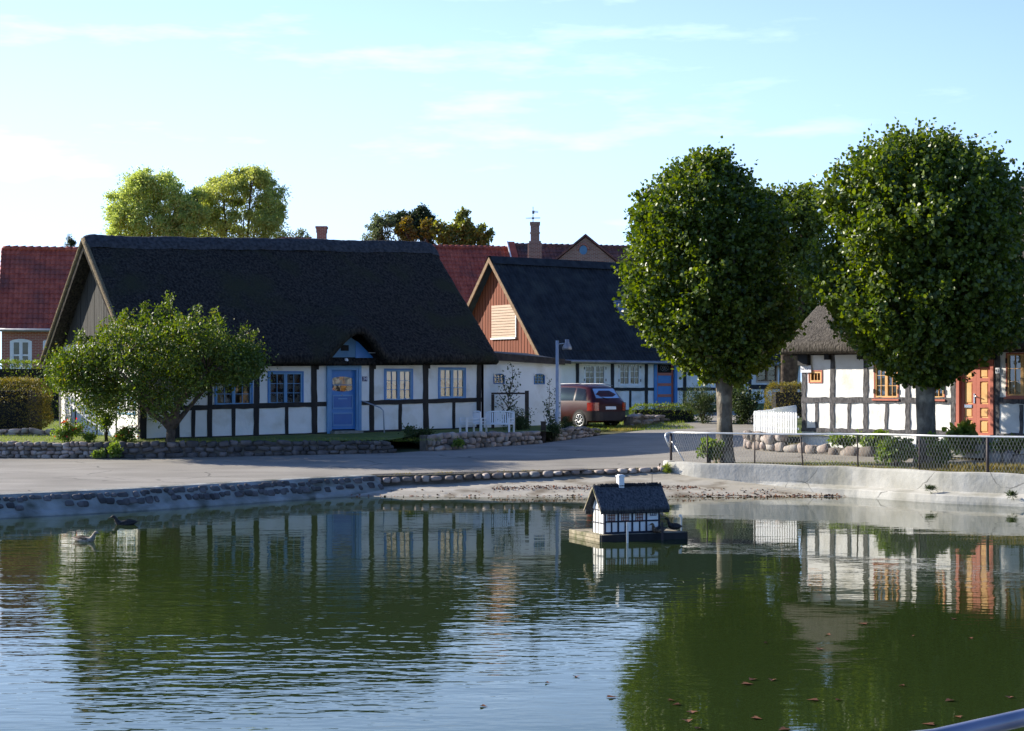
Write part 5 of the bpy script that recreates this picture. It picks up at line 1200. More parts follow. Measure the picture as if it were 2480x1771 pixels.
for x in (.72, 3.42):
    for sg in (1,-1):
        arch_ = MB(); n_ = 20
        pts = [CP(x+.37*math.cos(t_), sg*.857, .33+.37*math.sin(t_)) for t_ in np.linspace(-.45, math.pi+.45, n_)]; arch_.add(pts, [tuple(range(n_))] if sg > 0 else [tuple(range(n_))[::-1]]); arch_.build('wheel_arch', M['black'], cbd)
        w = MB(); rows = []
        for y, r_ in [(.66,.20),(.66,.29),(.70,.315),(.84,.315),(.875,.295),(.88,.225),(.86,.20)]:
            rows.append([CP(x+r_*math.cos(t_), sg*y, .315+r_*math.sin(t_)) for t_ in np.linspace(0,2*math.pi,24,endpoint=False)])
        w.grid(rows, closed=True); wo_ = w.build('wheel', M['black'], ca)
        w = MB()
        for k in range(9):
            t_ = 2*math.pi*k/9; w.tube([CP(x+.03*math.cos(t_), sg*.872, .315+.03*math.sin(t_)), CP(x+.205*math.cos(t_), sg*.862, .315+.205*math.sin(t_))], .020, 5)
        w.tube([CP(x+.205*math.cos(t_), sg*.865, .315+.205*math.sin(t_)) for t_ in np.linspace(0,2*math.pi,25)], .016, 6); w.build('rim', M['rim'], wo_)

# ================================================================== street lamp
dl_ = 53.6; xl = (1349.5-CX)/F*dl_
lp = thing('street_lamp', (xl,dl_,1.15), 'grey street lamp with bell-shaped head in front of the white lean-to', 'street lamp')
zt_ = H-(825-HOR)/F*dl_
mb = MB(); mb.tube([(xl,dl_,.9),(xl,dl_,1.75),(xl,dl_,1.76),(xl,dl_,zt_)], [.075,.075,.056,.052], 10); mb.build('pole', M['lampgrey'], lp)
xh = (1373.5-CX)/F*dl_
mb = MB(); mb.tube([(xl,dl_,zt_-.12),(xh,dl_,zt_-.08)], .018, 6); mb.build('arm', M['lampgrey'], lp)
mb = MB(); mb.lathe((xh,dl_,0), [(.0,zt_+.04),(.065,zt_+.04),(.07,zt_-.06),(.10,zt_-.12),(.145,zt_-.20),(.155,zt_-.29),(.15,zt_-.295),(.0,zt_-.27)], 18); mb.build('lamp_head', M['gutter'], lp)

# ================================================================== garden furniture and frames
def garden_bench(loc, ang, width, label, name='garden_bench', cat='bench'):
    Fb = Frame(loc, (math.cos(ang), math.sin(ang), 0), (math.sin(ang), -math.cos(ang), 0))
    o = thing(name, loc, label, cat)
    mb = MB()
    for i in range(5): Fb.box(mb, .03, width-.03, .02+i*.09, .09+i*.09, .40, .425)
    mb.build('seat', M['white'], o)
    mb = MB(); n_ = int(width/.075)
    for i in range(n_): a = .05+(width-.1)*(i+.5)/n_; Fb.box(mb, a-.02, a+.02, -.02, .0, .46, .86+.04*math.sin(math.pi*(i+.5)/n_))
    Fb.box(mb, .03, width-.03, -.03, .01, .42, .47)
    rows = []
    for i in range(13): f = i/12; a = width*f; z = .87+.05*math.sin(math.pi*f); rows.append([Fb.w(a,-.03,z), Fb.w(a,.015,z), Fb.w(a,.015,z+.055), Fb.w(a,-.03,z+.055)])
    mb.grid([[p_ + Vector((0,0,0)) for p_ in r_] for r_ in rows], smooth=False, closed=True); mb.build('backrest', M['white'], o)
    for a in (0, width-.05):
        mb = MB(); Fb.box(mb, a, a+.05, .0, .50, .64, .675); Fb.box(mb, a+.005, a+.045, .0, .46, .50, .53); mb.build('armrest', M['white'], o)
        mb = MB(); Fb.box(mb, a, a+.05, .44, .49, 0, .64); mb.build('leg', M['white'], o)
        mb = MB(); Fb.box(mb, a, a+.05, -.03, .015, 0, .92); mb.build('leg', M['white'], o)
    for ch in [c for c in COL.objects if c.parent == o]: ch.data.transform(Matrix.Diagonal((1,1,.74,1)))
    return o
def frame_z(loc): return loc
p = D(1207, 1046, 51.4)
garden_bench((p.x-.40,p.y-.0,1.10), R(-18), .95, 'white slatted garden bench in front of the white lean-to')
p = D(1165, 1046, 51.0)
garden_bench((p.x-.25,p.y+.45,1.10), R(-62), .50, 'small white slatted garden chair left of the bench at the cottage corner', 'garden_chair', 'chair')
tf = thing('trellis_frame', D(1233,1035,54.0), 'dark wooden frame of two posts and a beam before the lean-to', 'trellis')
xa, xb = (1193.5-CX)/F*54.2, (1276-CX)/F*54.2; ztr = H-(951-HOR)/F*54.2
mb = MB(); mb.box(xa-.05, xa+.05, 54.15, 54.25, .9, ztr-.06); mb.build('post', M['darkwood'], tf)
mb = MB(); mb.box(xb-.065, xb+.065, 54.13, 54.26, .9, ztr+.06); mb.build('post', M['darkwood'], tf)
mb = MB(); mb.box(xa-.05, xb-.066, 54.16, 54.24, ztr-.055, ztr+.0); mb.build('beam', M['darkwood'], tf)
gp_ = thing('gate_post', D(1316,1065,52.3), 'short dark wooden post at the end of the stone wall by the lamp', 'post')
pz = D(1316,1065,52.3); mb = MB(); mb.box(pz.x-.08, pz.x+.08, pz.y-.08, pz.y+.08, .6, H-(1023-HOR)/F*52.3); mb.box(pz.x-.09, pz.x+.09, pz.y-.09, pz.y+.09, H-(1023-HOR)/F*52.3+.001, H-(1023-HOR)/F*52.3+.03); mb.build('shaft', M['darkwood'], gp_)

# white picket fence
pf = thing('picket_fence', (6.72,46.1,1.25), 'white picket fence with rounded tops at the corner of the sunlit cottage', 'fence')
mb = MB(); rl = MB()
def pickets(A, B, zt0, zt1, zb, step):
    A, B = Vector(A), Vector(B); d = B-A; Lg = d.length; d.normalize(); nn = Vector((d.y,-d.x)); n_ = int(Lg/step)
    Fr = Frame((A.x,A.y,0), (d.x,d.y,0), (nn.x,nn.y,0))
    for i in range(n_+1):
        a = i*step; zt_ = zt0+(zt1-zt0)*i/n_ + random.uniform(-.008,.008); w = step*.32
        Fr.poly(mb, [(a-w,zb),(a+w,zb),(a+w,zt_-.04),(a+w*.6,zt_-.01),(a,zt_),(a-w*.6,zt_-.01),(a-w,zt_-.04)], 0, .02)
    for z in (zb+.12, zb+.45): Fr.box(rl, 0, Lg, -.035, -.002, z, z+.06)
pickets((7.0,47.6), (8.02,46.25), 1.87, 1.86, 1.24, .095)
pickets((7.0,47.7), (7.95,50.2), 1.87, 1.88, 1.3, .098); pickets((7.99,50.3), (9.9,57.5), 1.88, 1.87, 1.4, .11)
mb.build('pickets', M['white'], pf); rl.build('rail', M['white'], pf)

# ================================================================== wire mesh fence on the concrete wall
fl = [(3.98,42.4),(4.25,41.95),(4.8,41.25),(6.3,40.4),(8.15,39.2),(9.7,37.3),(11.2,36.05),(14.1,33.5),(20.1,27.6)]
seg = [0]
for a, b_ in zip(fl, fl[1:]): seg.append(seg[-1]+math.dist(a, b_))
def FL(s):
    for i in range(len(fl)-1):
        if s <= seg[i+1] or i == len(fl)-2: k = (s-seg[i])/(seg[i+1]-seg[i]); return fl[i][0]+(fl[i+1][0]-fl[i][0])*k, fl[i][1]+(fl[i+1][1]-fl[i][1])*k
def s_at(px):
    best = min(np.linspace(0, seg[-1], 4000), key=lambda s: abs(CX+F*FL(s)[0]/FL(s)[1]-px)); return float(best)
TZ = lambda s: 1.40 + .09*clamp(s/9,0,1)
wf = thing('mesh_fence', (3.98,42.4,.68), 'wire mesh fence with pale top rail on the curved concrete wall', 'fence')
posts_ = [1625,1713,1828,1945,2078,2227,2392]; sp_ = [s_at(p) for p in posts_] + [s_at(2392)+k*1.9 for k in range(1,6)]
for i, s in enumerate(sp_):
    x, y = FL(s); lean = [0,0,0,-.05,-.02,0,0][i] if i < 7 else 0
    r_ = .035 if i in (0,6) else .018
    mb = MB(); mb.tube([(x,y,.6),(x+lean*1.2,y,TZ(s)-.02)], r_, 6); mb.build('post', M['postdark'], wf)
s1e = sp_[-1]
mb = MB(); x0, y0 = FL(sp_[0]); zt0 = TZ(0)
pts = [(x0-.04,y0-.04,zt0-.36),(x0-.10,y0-.04,zt0-.22),(x0-.145,y0-.02,zt0-.10),(x0-.13,y0,zt0-.03),(x0-.06,y0,zt0)] + [(*FL(s), TZ(s)+.008*math.sin(s*1.3)) for s in np.linspace(sp_[0], s1e, 60)]
mb.tube(pts, .026, 8); mb.build('top_rail', M['steel'], wf)
mb = MB(); x2, y2 = FL(sp_[0]+.52); mb.tube([(x0+.02,y0-.03,zt0-.22),(x2,y2-.02,.70)], .017, 6); mb.build('strut', M['steel'], wf)
mb = MB(); hz_ = .66; pitch = .082; Lw = s1e-sp_[0]; slope = .52
def wire(s0_, dirn):
    pts = []
    for k in range(0, 4):
        f = k/3; s = s0_ + dirn*slope*hz_*f
        if s < sp_[0]-.01 or s > s1e: continue
        x, y = FL(s); pts.append((x, y+random.uniform(-.004,.004), .70+(TZ(s)-.03-.70)*f))
    if len(pts) > 1: mb.tube(pts, .0030, 3, cap=False)
k = -int(slope*hz_/pitch)-1
while k*pitch < Lw+.4:
    wire(sp_[0]+k*pitch, 1); wire(sp_[0]+k*pitch, -1); k += 1
mb.build('wire_mesh', M['wire'], wf)

# near railing on the photographer's bank
nr = thing('pond_railing', (2.2,6.6,.9), 'blue-grey tubular railing close to the camera at the lower right', 'railing')
mb = MB(); pts = [(.2,5.62,1.36),(1.0,5.78,1.358),(1.545,6.05,1.352),(2.0,6.42,1.355),(2.7,7.1,1.35),(3.6,8.1,1.35)]
mb.tube(pts, .034, 14); mb.build('top_rail', M['bluerail'], nr)
for x, y in ((.62,5.70),(2.35,6.76),(3.5,8.0)):
    mb = MB(); mb.tube([(x,y,.55),(x,y,1.33)], .024, 8); mb.build('post', M['bluerail'], nr)
mb = MB()
for k in range(34):
    f = k/33; i = f*4; j = min(int(i),3); t_ = i-j; a, b_ = Vector(pts[j+1]) if False else Vector(pts[j]), Vector(pts[j+1])
    q = a+(b_-a)*t_; mb.tube([(q.x,q.y,.9),(q.x,q.y,1.30)], .003, 4)
for z in (.92,1.0,1.08,1.16,1.24,1.30): mb.tube([(a[0],a[1],z) for a in pts[:5]], .0025, 4)
mb.build('wire_mesh', M['wire'], nr)
mb = MB(); mb.grid([[(-8,5.1,.0),(-8,5.1,.80)],[(0,5.4,.0),(0,5.4,.80)],[(1.6,5.9,0),(1.6,5.9,.8)],[(3,7.2,0),(3,7.2,.8)],[(6,10.5,0),(6,10.5,.8)],[(16,15,0),(16,15,.8)]], smooth=False)
mb.v += [(x,y-.35,z) for x,y,z in []]

dc_ = G(1393,1133,RZ(1.6,43)); dco = thing('drain_cover', (dc_.x,dc_.y,RZ(dc_.x,dc_.y)), 'round iron drain cover in the asphalt above the kerb stones', 'drain cover')
mb = MB(); z_ = RZ(dc_.x,dc_.y)+.006; mb.lathe((dc_.x,dc_.y,z_), [(0,.004),(.26,.004),(.27,-.004),(.33,.006),(.36,-.01)], 24); mb.build('cover', M['stonedark'], dco)
# ================================================================== trees and plants
def unit(v): return v/np.maximum(np.linalg.norm(v, axis=-1, keepdims=True), 1e-9)
def linden(base, prof, zc, cx_off, label, nshoot=3000, trunk_r=.19, fork=1.9, cy=1.0, ivy=False):
    """prof: list of (z, radius left, radius right) in metres above the water"""
    X, Y, Z = base
    o = thing('linden_tree', base, label, 'tree', None)
    zs = np.array([p[0] for p in prof]); rl = np.array([p[1] for p in prof])*.97; rr = np.array([p[2] for p in prof])*.97; zs = zs[0]+.12+(zs-zs[0])*(zs[-1]-zs[0]-.62)/(zs[-1]-zs[0])
    P, Dd, Sz = [], [], []
    z = rng.uniform(zs[0], zs[-1], nshoot*3); w_ = np.interp(z, zs, (rl+rr)/2); keep = rng.uniform(0, w_.max(), len(z)) < w_+.15; z = z[keep][:nshoot]
    n = len(z); th = rng.uniform(0, 2*np.pi, n)
    ax = np.interp(z, zs, (rr-rl)/2); rad = np.interp(z, zs, (rl+rr)/2)
    lump = np.array([1 + .42*mnoise.noise(Vector((math.cos(a)*1.5+X*3, math.sin(a)*1.5, q*.9))) + .24*mnoise.noise(Vector((math.cos(a)*3.5, math.sin(a)*3.5+X, q*2.2))) for a, q in zip(th, z)]) + .04*rng.normal(size=n)
    st = np.where(rng.uniform(size=n) < .60, rng.uniform(.62,.9,n), rng.uniform(.10,.65,n))
    C = np.stack([X+cx_off*0+ax, np.full(n, Y), z], 1); dirs = np.stack([np.cos(th), np.sin(th)*cy, rng.normal(.30,.25,n)], 1)
    topf = np.clip((z-(zs[-1]-1.3))/1.3, 0, 1); dirs[:,2] += topf*1.6; dirs[:,:2] *= (1-.5*topf)[:,None]
    botf = np.clip(((zs[0]+.8)-z)/.8, 0, 1); dirs[:,2] -= botf*.9
    dirs = unit(dirs); start = C + np.stack([np.cos(th)*rad*st*lump, np.sin(th)*rad*st*lump*cy, np.zeros(n)], 1)
    Ls = np.clip(rad*(1.02-st), .22, .62)*rng.uniform(.7,1.25,n) + .14*topf*rng.uniform(.3,2.4,n) + np.where(rng.uniform(size=n) < .06, rng.uniform(.1,.3,n), 0)
    m_ = 13
    for k in range(m_):
        f = (k+.5)/m_; side = unit(rng.normal(size=(n,3)))
        pt = start + dirs*(Ls*f)[:,None] + np.array([0,0,1])*(.05*f*f) + side*.035
        P.append(pt); Dd.append(unit(side*1.0 + dirs*.45 + np.array([0,0,-.35]))); Sz.append(rng.uniform(.075,.15,n)*(1.05-.30*f))
    cr_ = leaf_obj('crown', np.concatenate(P), np.concatenate(Dd), np.concatenate(Sz), M['linden'], o, aspect=.92, fold=.18)
    # trunk with a pollard head and limbs into the crown
    mb = MB(); zt_ = zs[0]+.5; rows = []; nn = 26
    for i in range(26):
        f = i/25; z_ = Z-.15+(zt_-Z+.15)*f; r0 = trunk_r*(1.0+.75*math.exp(-f*7)+.42*math.exp(-(1-f)*6))
        rows.append([(X + math.sin(z_*1.1)*.03 + r0*(1+.10*mnoise.noise(Vector((math.cos(a)*1.5,math.sin(a)*1.5,z_*1.3+X)))+.06*mnoise.noise(Vector((math.cos(a)*4,math.sin(a)*4,z_*4))))*math.cos(a), Y + r0*(1+.12*mnoise.noise(Vector((math.cos(a)*1.5,math.sin(a)*1.5,z_*1.3+X))))*math.sin(a), z_) for a in np.linspace(0,2*np.pi,nn,endpoint=False)])
    mb.grid(rows, closed=True)
    for k in range(14):
        a = k*2.4; r_ = rng.uniform(.35,.75); zz = rng.uniform(zs[0]+1.0, zs[-1]-1.0); R_ = float(np.interp(zz, zs, (rl+rr)/2)); cxk = float(np.interp(zz, zs, (rr-rl)/2))
        e = Vector((X+cxk+math.cos(a)*R_*r_, Y+math.sin(a)*R_*r_, zz)); b_ = Vector((X+math.cos(a)*.12, Y+math.sin(a)*.12, zt_-.25))
        mid = b_.lerp(e,.5)+Vector((math.cos(a)*.25, math.sin(a)*.25, -.1)); mb.tube([b_, b_.lerp(mid,.5)+Vector((0,0,.05)), mid, mid.lerp(e,.6), e], [.11,.085,.06,.035,.015], 6)
    mb.build('trunk', M['bark'], o)
    return o
def pz_(py, d): return H-(py-HOR)/F*d
def prof_px(d, X, rows):    # rows: (y, xleft, xright) as read off the photograph, bottom first
    return [(pz_(y,d), X-(xl-CX)/F*d, (xr-CX)/F*d-X) for y, xl, xr in rows]
d1 = 42.2; X1 = (1752-CX)/F*d1
linden((X1,d1,.70), prof_px(d1, X1, [(935,1722,1792),(905,1680,1828),(872,1618,1878),(835,1568,1908),(790,1540,1922),(735,1524,1925),(680,1510,1918),(620,1500,1908),(560,1508,1895),(500,1530,1880),(450,1570,1845),(405,1610,1800),(375,1660,1770),(352,1700,1745)]), 4, 0, 'round-crowned linden tree beside the end of the mesh fence, left of two', nshoot=4600)
d2_ = 39.3; X2 = (2240-CX)/F*d2_
linden((X2,d2_,.74), prof_px(d2_, X2, [(938,2200,2288),(905,2150,2345),(865,2092,2410),(820,2048,2455),(775,2020,2478),(730,1995,2492),(660,1985,2500),(590,1982,2500),(520,1988,2490),(450,2000,2468),(400,2022,2430),(360,2065,2380),(335,2120,2320),(318,2160,2270)]), 4, 0, 'large linden tree with bulging trunk in front of the sunlit cottage, right of two', nshoot=6200, trunk_r=.212)

def crown(P, c, radii, nc, cr, per, droop=0.0, shell=.55, fine=False):
    """leaf positions in clumps inside an ellipsoid"""
    u = unit(rng.normal(size=(nc,3))); r = rng.uniform(shell, 1.0, (nc,1)); cc = np.asarray(c)+u*r*np.asarray(radii)
    cc = np.concatenate([cc, np.asarray(c)+unit(rng.normal(size=(nc,3)))*rng.uniform(.5,1.12,(nc,1))*np.asarray(radii)]) if fine else cc
    k = rng.integers(0, len(cc), per*nc); v = rng.normal(size=(len(k),3)); v = unit(v)*np.abs(rng.normal(.58,.34,(len(k),1)))
    crk = rng.uniform(.6,1.25,len(cc))[k][:,None]*cr
    pts = cc[k] + v*crk*np.array([1,1,.85]); D_ = unit(v + rng.normal(size=v.shape)*.7 + np.array([0,0,-droop])); return pts, D_, cc
def bg_tree(name, label, base, parts, m, leaf, aspect=.7, shape='quad', trunk=True, cat='tree', bark='barkdark', trunk_r=.18, droop=.2, group=None):
    o = thing(name, base, label, cat, group); PP, DD = [], []; CC = []
    for (c, radii, nc, cr, per) in parts:
        p_, d_, cc = crown(None, c, radii, nc, cr*.8, int(per*1.15), droop, fine=True); PP.append(p_); DD.append(d_); CC.append(cc)
    PP = np.concatenate(PP); leaf_obj('crown', PP, np.concatenate(DD), rng.uniform(leaf*.7, leaf*1.3, len(PP)), M[m], o, aspect=aspect, shape=shape)
    if trunk:
        mb = MB(); b = Vector(base)
        for (c, radii, nc, cr, per), cc in zip(parts, CC):
            c = Vector(c); top = c + Vector((0,0,radii[2]*.5)); mb.tube([b-Vector((0,0,.3)), b.lerp(c,.5)+Vector((.1,0,0)), c, top], [trunk_r, trunk_r*.75, trunk_r*.5, .03], 7)
            for q in cc[:14]: q = Vector(q); s_ = b.lerp(c, random.uniform(.6,1)); mb.tube([s_, s_.lerp(q,.5)+Vector((0,0,.1)), q], [.03,.018,.008], 4)
        mb.build('trunk', M[bark], o)
    return o
def P_(px, py, d): v = D(px, py, d); return (v.x, v.y, v.z)
# pale willows behind the long roof
bg_tree('willow_tree', 'pale green willow-like tree behind the left end of the long thatched roof', P_(362,760,90)[:2]+(2.2,), [(P_(335,480,90),(1.4,1.6,1.1),20,.60,420),(P_(372,445,90),(1.2,1.5,.7),12,.55,400),(P_(300,540,90),(.8,1.5,1.2),16,.5,380),(P_(425,490,90),(1.0,1.3,1.2),16,.52,380),(P_(365,570,90),(2.1,1.8,1.5),44,.6,360),(P_(450,560,90),(.9,1.3,1.3),18,.5,360),(P_(478,505,90),(.6,1.0,1.0),14,.45,320)], 'willow', .16, aspect=.38, trunk_r=.1)
bg_tree('willow_tree', 'yellowish willow-like tree with fine drooping twigs, taller of the two behind the roof', P_(570,760,92)[:2]+(2.2,), [(P_(540,468,92),(1.6,1.6,.8),20,.60,420),(P_(608,432,92),(1.4,1.5,.55),16,.5,400),(P_(655,500,92),(.8,1.4,1.5),20,.5,380),(P_(495,510,92),(1.0,1.3,1.0),16,.52,380),(P_(590,560,92),(2.3,1.8,1.5),40,.6,330)], 'willowy', .16, aspect=.38, droop=.7, trunk_r=.1)
bg_tree('small_tree', 'small grey-green tree top beside the hidden brick chimney', P_(730,700,95)[:2]+(2.2,), [(P_(728,590,95),(.5,.8,.9),12,.35,160)], 'greygreen', .13, aspect=.5)
bg_tree('conifer', 'tiny conifer top above the far left tiled roof', P_(172,700,110)[:2]+(2.2,), [(P_(172,600,110),(.28,.4,.75),12,.2,120)], 'pine', .13, aspect=.35)
bg_tree('tree', 'grey-green bushy tree left of the dark evergreen behind the thatch', P_(925,700,106)[:2]+(2.2,), [(P_(925,560,106),(.8,1,1.2),18,.42,200),(P_(905,585,106),(.6,1,1.2),10,.4,150)], 'greygreen', .15, aspect=.5)
bg_tree('evergreen_tree', 'dark rounded evergreen tree behind the right end of the thatched roof', P_(1010,700,108)[:2]+(2.2,), [(P_(1025,540,108),(.9,1,1.0),24,.42,330),(P_(975,540,108),(.8,1,.7),14,.4,250),(P_(1000,600,108),(1.4,1.2,1.2),24,.5,200)], 'pine', .16, aspect=.6)
bg_tree('autumn_tree', 'orange and yellow leaved small tree in front of the dark evergreen', P_(1000,700,105)[:2]+(2.2,), [(P_(985,560,105),(.6,.5,.8),12,.3,150),(P_(1035,560,105),(.4,.4,.7),7,.28,130)], 'autumn', .15, aspect=.7)
mt = bg_tree('maple_tree', 'spiky yellow-brown maple between the evergreen and the brick chimney', P_(1130,700,105)[:2]+(2.2,), [(P_(1075,560,105),(.8,.9,.7),14,.36,150),(P_(1120,545,105),(.45,.7,1.0),10,.32,140),(P_(1165,570,105),(.8,.8,.6),12,.32,120),(P_(1130,600,105),(1.7,1,.7),20,.4,140)], 'maple', .18, aspect=.8)
bg_tree('chestnut_tree', 'tall dark chestnut tree standing behind and between the two lindens', P_(1905,900,60)[:2]+(1.6,), [(P_(1905,560,60),(1.6,1.6,1.7),46,.50,260),(P_(1900,700,60),(2.0,1.9,2.2),60,.6,230),(P_(1955,480,60),(.35,.4,.5),6,.28,90),(P_(1890,500,60),(.6,.6,.5),8,.3,110)], 'chestnut', .17, aspect=.6, trunk_r=.25)
# apple tree in the left garden
bx, by, bz_ = (415-CX)/F*46.6, 46.6, .96
at_ = thing('apple_tree', (bx,by,bz_), 'spreading apple tree with forked trunk in front of the long thatched cottage', 'tree')
mb = MB()
def A_(px, py, d=46.6): return Vector(P_(px, py, d))
B0 = A_(412,1078); B1 = A_(414,1040); 
mb.tube([B0-Vector((0,0,.2)), B0, B0.lerp(B1,.5), B1], [.20,.155,.125,.125], 10)
limbs = [[B1, A_(395,1020), A_(365,1000), A_(330,965), A_(280,925), A_(230,900,46)], [B1, A_(402,1005), A_(385,975,47), A_(365,930,47.4), A_(340,870,47.6)], [B1, A_(425,1015), A_(432,985,46.3), A_(430,930,46), A_(440,860,46)], [B1, A_(430,1020), A_(455,990,46.9), A_(490,950,47.2), A_(540,910,47.3), A_(590,890,47.3)], [B1, A_(405,1010), A_(380,980,45.8), A_(330,940,45.3), A_(290,900,45)], [B1, A_(420,1000), A_(450,960,45.8), A_(500,900,45.4)]]
for lb in limbs: mb.tube(lb, [.105,.085,.065,.05,.035,.02][:len(lb)], 7)
segs = [(l_[i], l_[i+1]) for l_ in limbs for i in range(1, len(l_)-1)]
def profile_apple(n):
    out = []
    while len(out) < n:
        x = random.uniform(140,618); t = (x-376)/262; top = 772 + 95*t*t + (28 if x < 260 else 0); bot = 985 - 50*t*t*1.0 + (20 if 200 < x < 330 else 0) - (45 if x > 430 else 0) + (-15 if x < 200 else 0) + (18 if 320 < x < 450 else 0)
        y = random.uniform(top, bot); y += 22*mnoise.noise(Vector((x*.018, 7, 0))); dy = random.uniform(-1,1)*2.1*math.sqrt(max(.05,1-t*t)); out.append((x, y, 46.6+dy))
    return out
tg = profile_apple(340); P, Dd = [], []
for x, y, d in tg:
    q = A_(x, y, d); s_ = min(segs, key=lambda s: (s[1]-q).length)[1]
    if random.random() < .4: mb.tube([s_, s_.lerp(q,.5)+Vector((0,0,.12)), q], [.022,.014,.006], 4)
    n = 125; v = rng.normal(size=(n,3))*np.array([.21,.21,.16]); P.append(np.array(q)+v); Dd.append(unit(rng.normal(size=(n,3))+np.array([0,0,-.5])))
shoots = [(300,780,303,748),(345,775,352,728),(400,770,408,708),(395,775,385,735),(432,785,438,762),(468,800,478,736),(500,810,516,738),(515,830,532,765),(560,850,592,782),(580,870,615,800),(200,815,192,800),(245,810,255,790),(600,885,628,855),(470,815,462,770),(150,880,122,870)]
for x0, y0, x1, y1 in shoots:
    for rep in range(6):
        a = A_(x0+random.uniform(-20,20), y0+12, 46.6+random.uniform(-.5,.5)); b_ = A_(x1+random.uniform(-10,10), y1+random.uniform(0,26)*(rep > 0), 46.6+random.uniform(-.5,.5)); mb.tube([a, b_], [.010,.003], 4)
        n = 38; f = rng.uniform(0,1,(n,1)); P.append(np.array(a)+(np.array(b_)-np.array(a))*f + rng.normal(size=(n,3))*.045); Dd.append(unit(rng.normal(size=(n,3))+np.array([0,0,.6])))
P = np.concatenate(P); leaf_obj('crown', P, np.concatenate(Dd), rng.uniform(.06,.11,len(P)), M['apple'], at_, aspect=.55, fold=.3)
mb.build('trunk', M['barkdark'], at_)

# hedges: dense leaf skins over a dark body
def hedge(label, x0, x1, y0, y1, z0, z1, m, dens=420, leaf=.06, round_=.25, cat='hedge', core=True, name='hedge'):
    o = thing(name, ((x0+x1)/2, (y0+y1)/2, z0), label, cat)
    w, dp, h_ = x1-x0, y1-y0, z1-z0; area = 2*(w+dp)*h_+w*dp; n = int(area*dens)
    u = rng.uniform(-1,1,(n,3)); k = rng.choice(3, n, p=np.array([dp*h_*2, w*h_*2, w*dp])/(dp*h_*2+w*h_*2+w*dp)); s = np.where(rng.uniform(size=n) < .5, 1, -1); s = np.where(k == 2, 1, s); u[np.arange(n), k] = s
    # round the box
    pw = 6.0; nrm_ = (np.abs(u)**pw).sum(1)**(1/pw); u = u/nrm_[:,None]
    bump = 1 + .03*np.sin(u[:,0]*9+2)*np.cos(u[:,2]*7) + rng.normal(0,.018,n)
    p_ = np.array([(x0+x1)/2,(y0+y1)/2,(z0+z1)/2]) + u*np.array([w/2,dp/2,h_/2])*bump[:,None]
    p_[:,2] += np.where(k == 2, np.abs(rng.normal(0,.05,n)), 0)
    leaf_obj('foliage', p_, unit(u+rng.normal(size=u.shape)*.8), rng.uniform(leaf*.7,leaf*1.3,n), M[m], o, aspect=.55, shape='quad')
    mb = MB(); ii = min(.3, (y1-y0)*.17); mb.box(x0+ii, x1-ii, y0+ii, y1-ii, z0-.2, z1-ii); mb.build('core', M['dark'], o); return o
hedge('tall dark hedge with bright top before the brick house on the far left', -24, -13.2, 62, 63.2, 1.3, 3.42, 'hedge', 260, .08)
hedge('rounded brown-green clipped hedge at the left edge', -18.5, -14.75, 51.0, 53.2, 1.15, 2.73, 'hedgebrown', 620, .055)
hedge('low dark hedge seen behind the picket fence of the sunlit cottage', 9.0, 10.9, 57.6, 59.0, 1.5, 2.60, 'hedgebrown', 420, .06)
hedge('low yellow-green hedge on the stones right of the red car', 4.5, 7.0, 62.2, 63.0, 1.2, 1.80, 'hedge', 500, .06)
def bush(label, c, radii, nc, cr, per, m, leaf, name='shrub', cat='shrub', aspect=.55, shape='quad', flowers=None, droop=-.3, stems=True, group=None):
    o = thing(name, (c[0], c[1], c[2]-radii[2]), label, cat, group)
    p_, d_, cc = crown(None, c, radii, nc, cr, per, droop, shell=.1); p_[:,2] = np.maximum(p_[:,2], c[2]-radii[2]*1.05)
    leaf_obj('foliage', p_, d_, rng.uniform(leaf*.7,leaf*1.35,len(p_)), M[m], o, aspect=aspect, shape=shape)
    if flowers:
        k = rng.choice(len(p_), flowers); q = p_[k]; q[:,2] += .05; leaf_obj('flowers', q, rdir(flowers, 1.0), rng.uniform(.04,.07,flowers), M['flower'], o, aspect=1.0)['kind'] = 'stuff'
    if stems:
        mb = MB()
        for q in cc[:14]: mb.tube([(c[0]+random.uniform(-.05,.05), c[1], c[2]-radii[2]-.05), tuple((np.array(c)+q)/2), tuple(q)], [.015,.010,.005], 4)
        mb.build('stems', M['barkdark'], o)
    return o
bush('red-flowered leafy perennial at the left foot of the white gable', P_(165,1048,46.6), (.45,.35,.32), 16, .20, 130, 'shrub', .06, flowers=60)
bush('red-flowered leafy perennial at the front corner of the white gable', P_(300,1052,46.7), (.42,.3,.26), 16, .18, 130, 'shrub', .06, flowers=90)
bush('light green bush in the middle of the gable flower bed', P_(258,1022,46.9), (.30,.25,.50), 16, .16, 110, 'shrub', .05)
bush('low green plant between the gable flowers', P_(215,1062,46.6), (.3,.25,.14), 8, .14, 80, 'shrub', .06)
# rose stems against the gable
def stalks(label, specs, name, cat, m, leaf, spread=.05, dens=34, stem=.008):
    o = thing(name, specs[0][0], label, cat); mb = MB(); P = []; Dd = []
    for a, b_ in specs:
        a, b_ = Vector(a), Vector(b_); mid = a.lerp(b_,.5)+Vector((random.uniform(-.08,.08), random.uniform(-.05,.05), .03)); mb.tube([a, mid, b_], [stem, stem*.8, stem*.4], 4)
        n = max(4, int((b_-a).length*dens)); f = rng.uniform(.1,1,(n,1)); q = np.array(a)*(1-f)**2+2*np.array(mid)*f*(1-f)+np.array(b_)*f*f; P.append(q+rng.normal(size=(n,3))*spread); Dd.append(rdir(n, -.1))
    P = np.concatenate(P); leaf_obj('leaves', P, np.concatenate(Dd), rng.uniform(leaf*.7,leaf*1.3,len(P)), M[m], o, aspect=.6, shape='quad'); mb.build('stems', M['barkdark'], o); return o
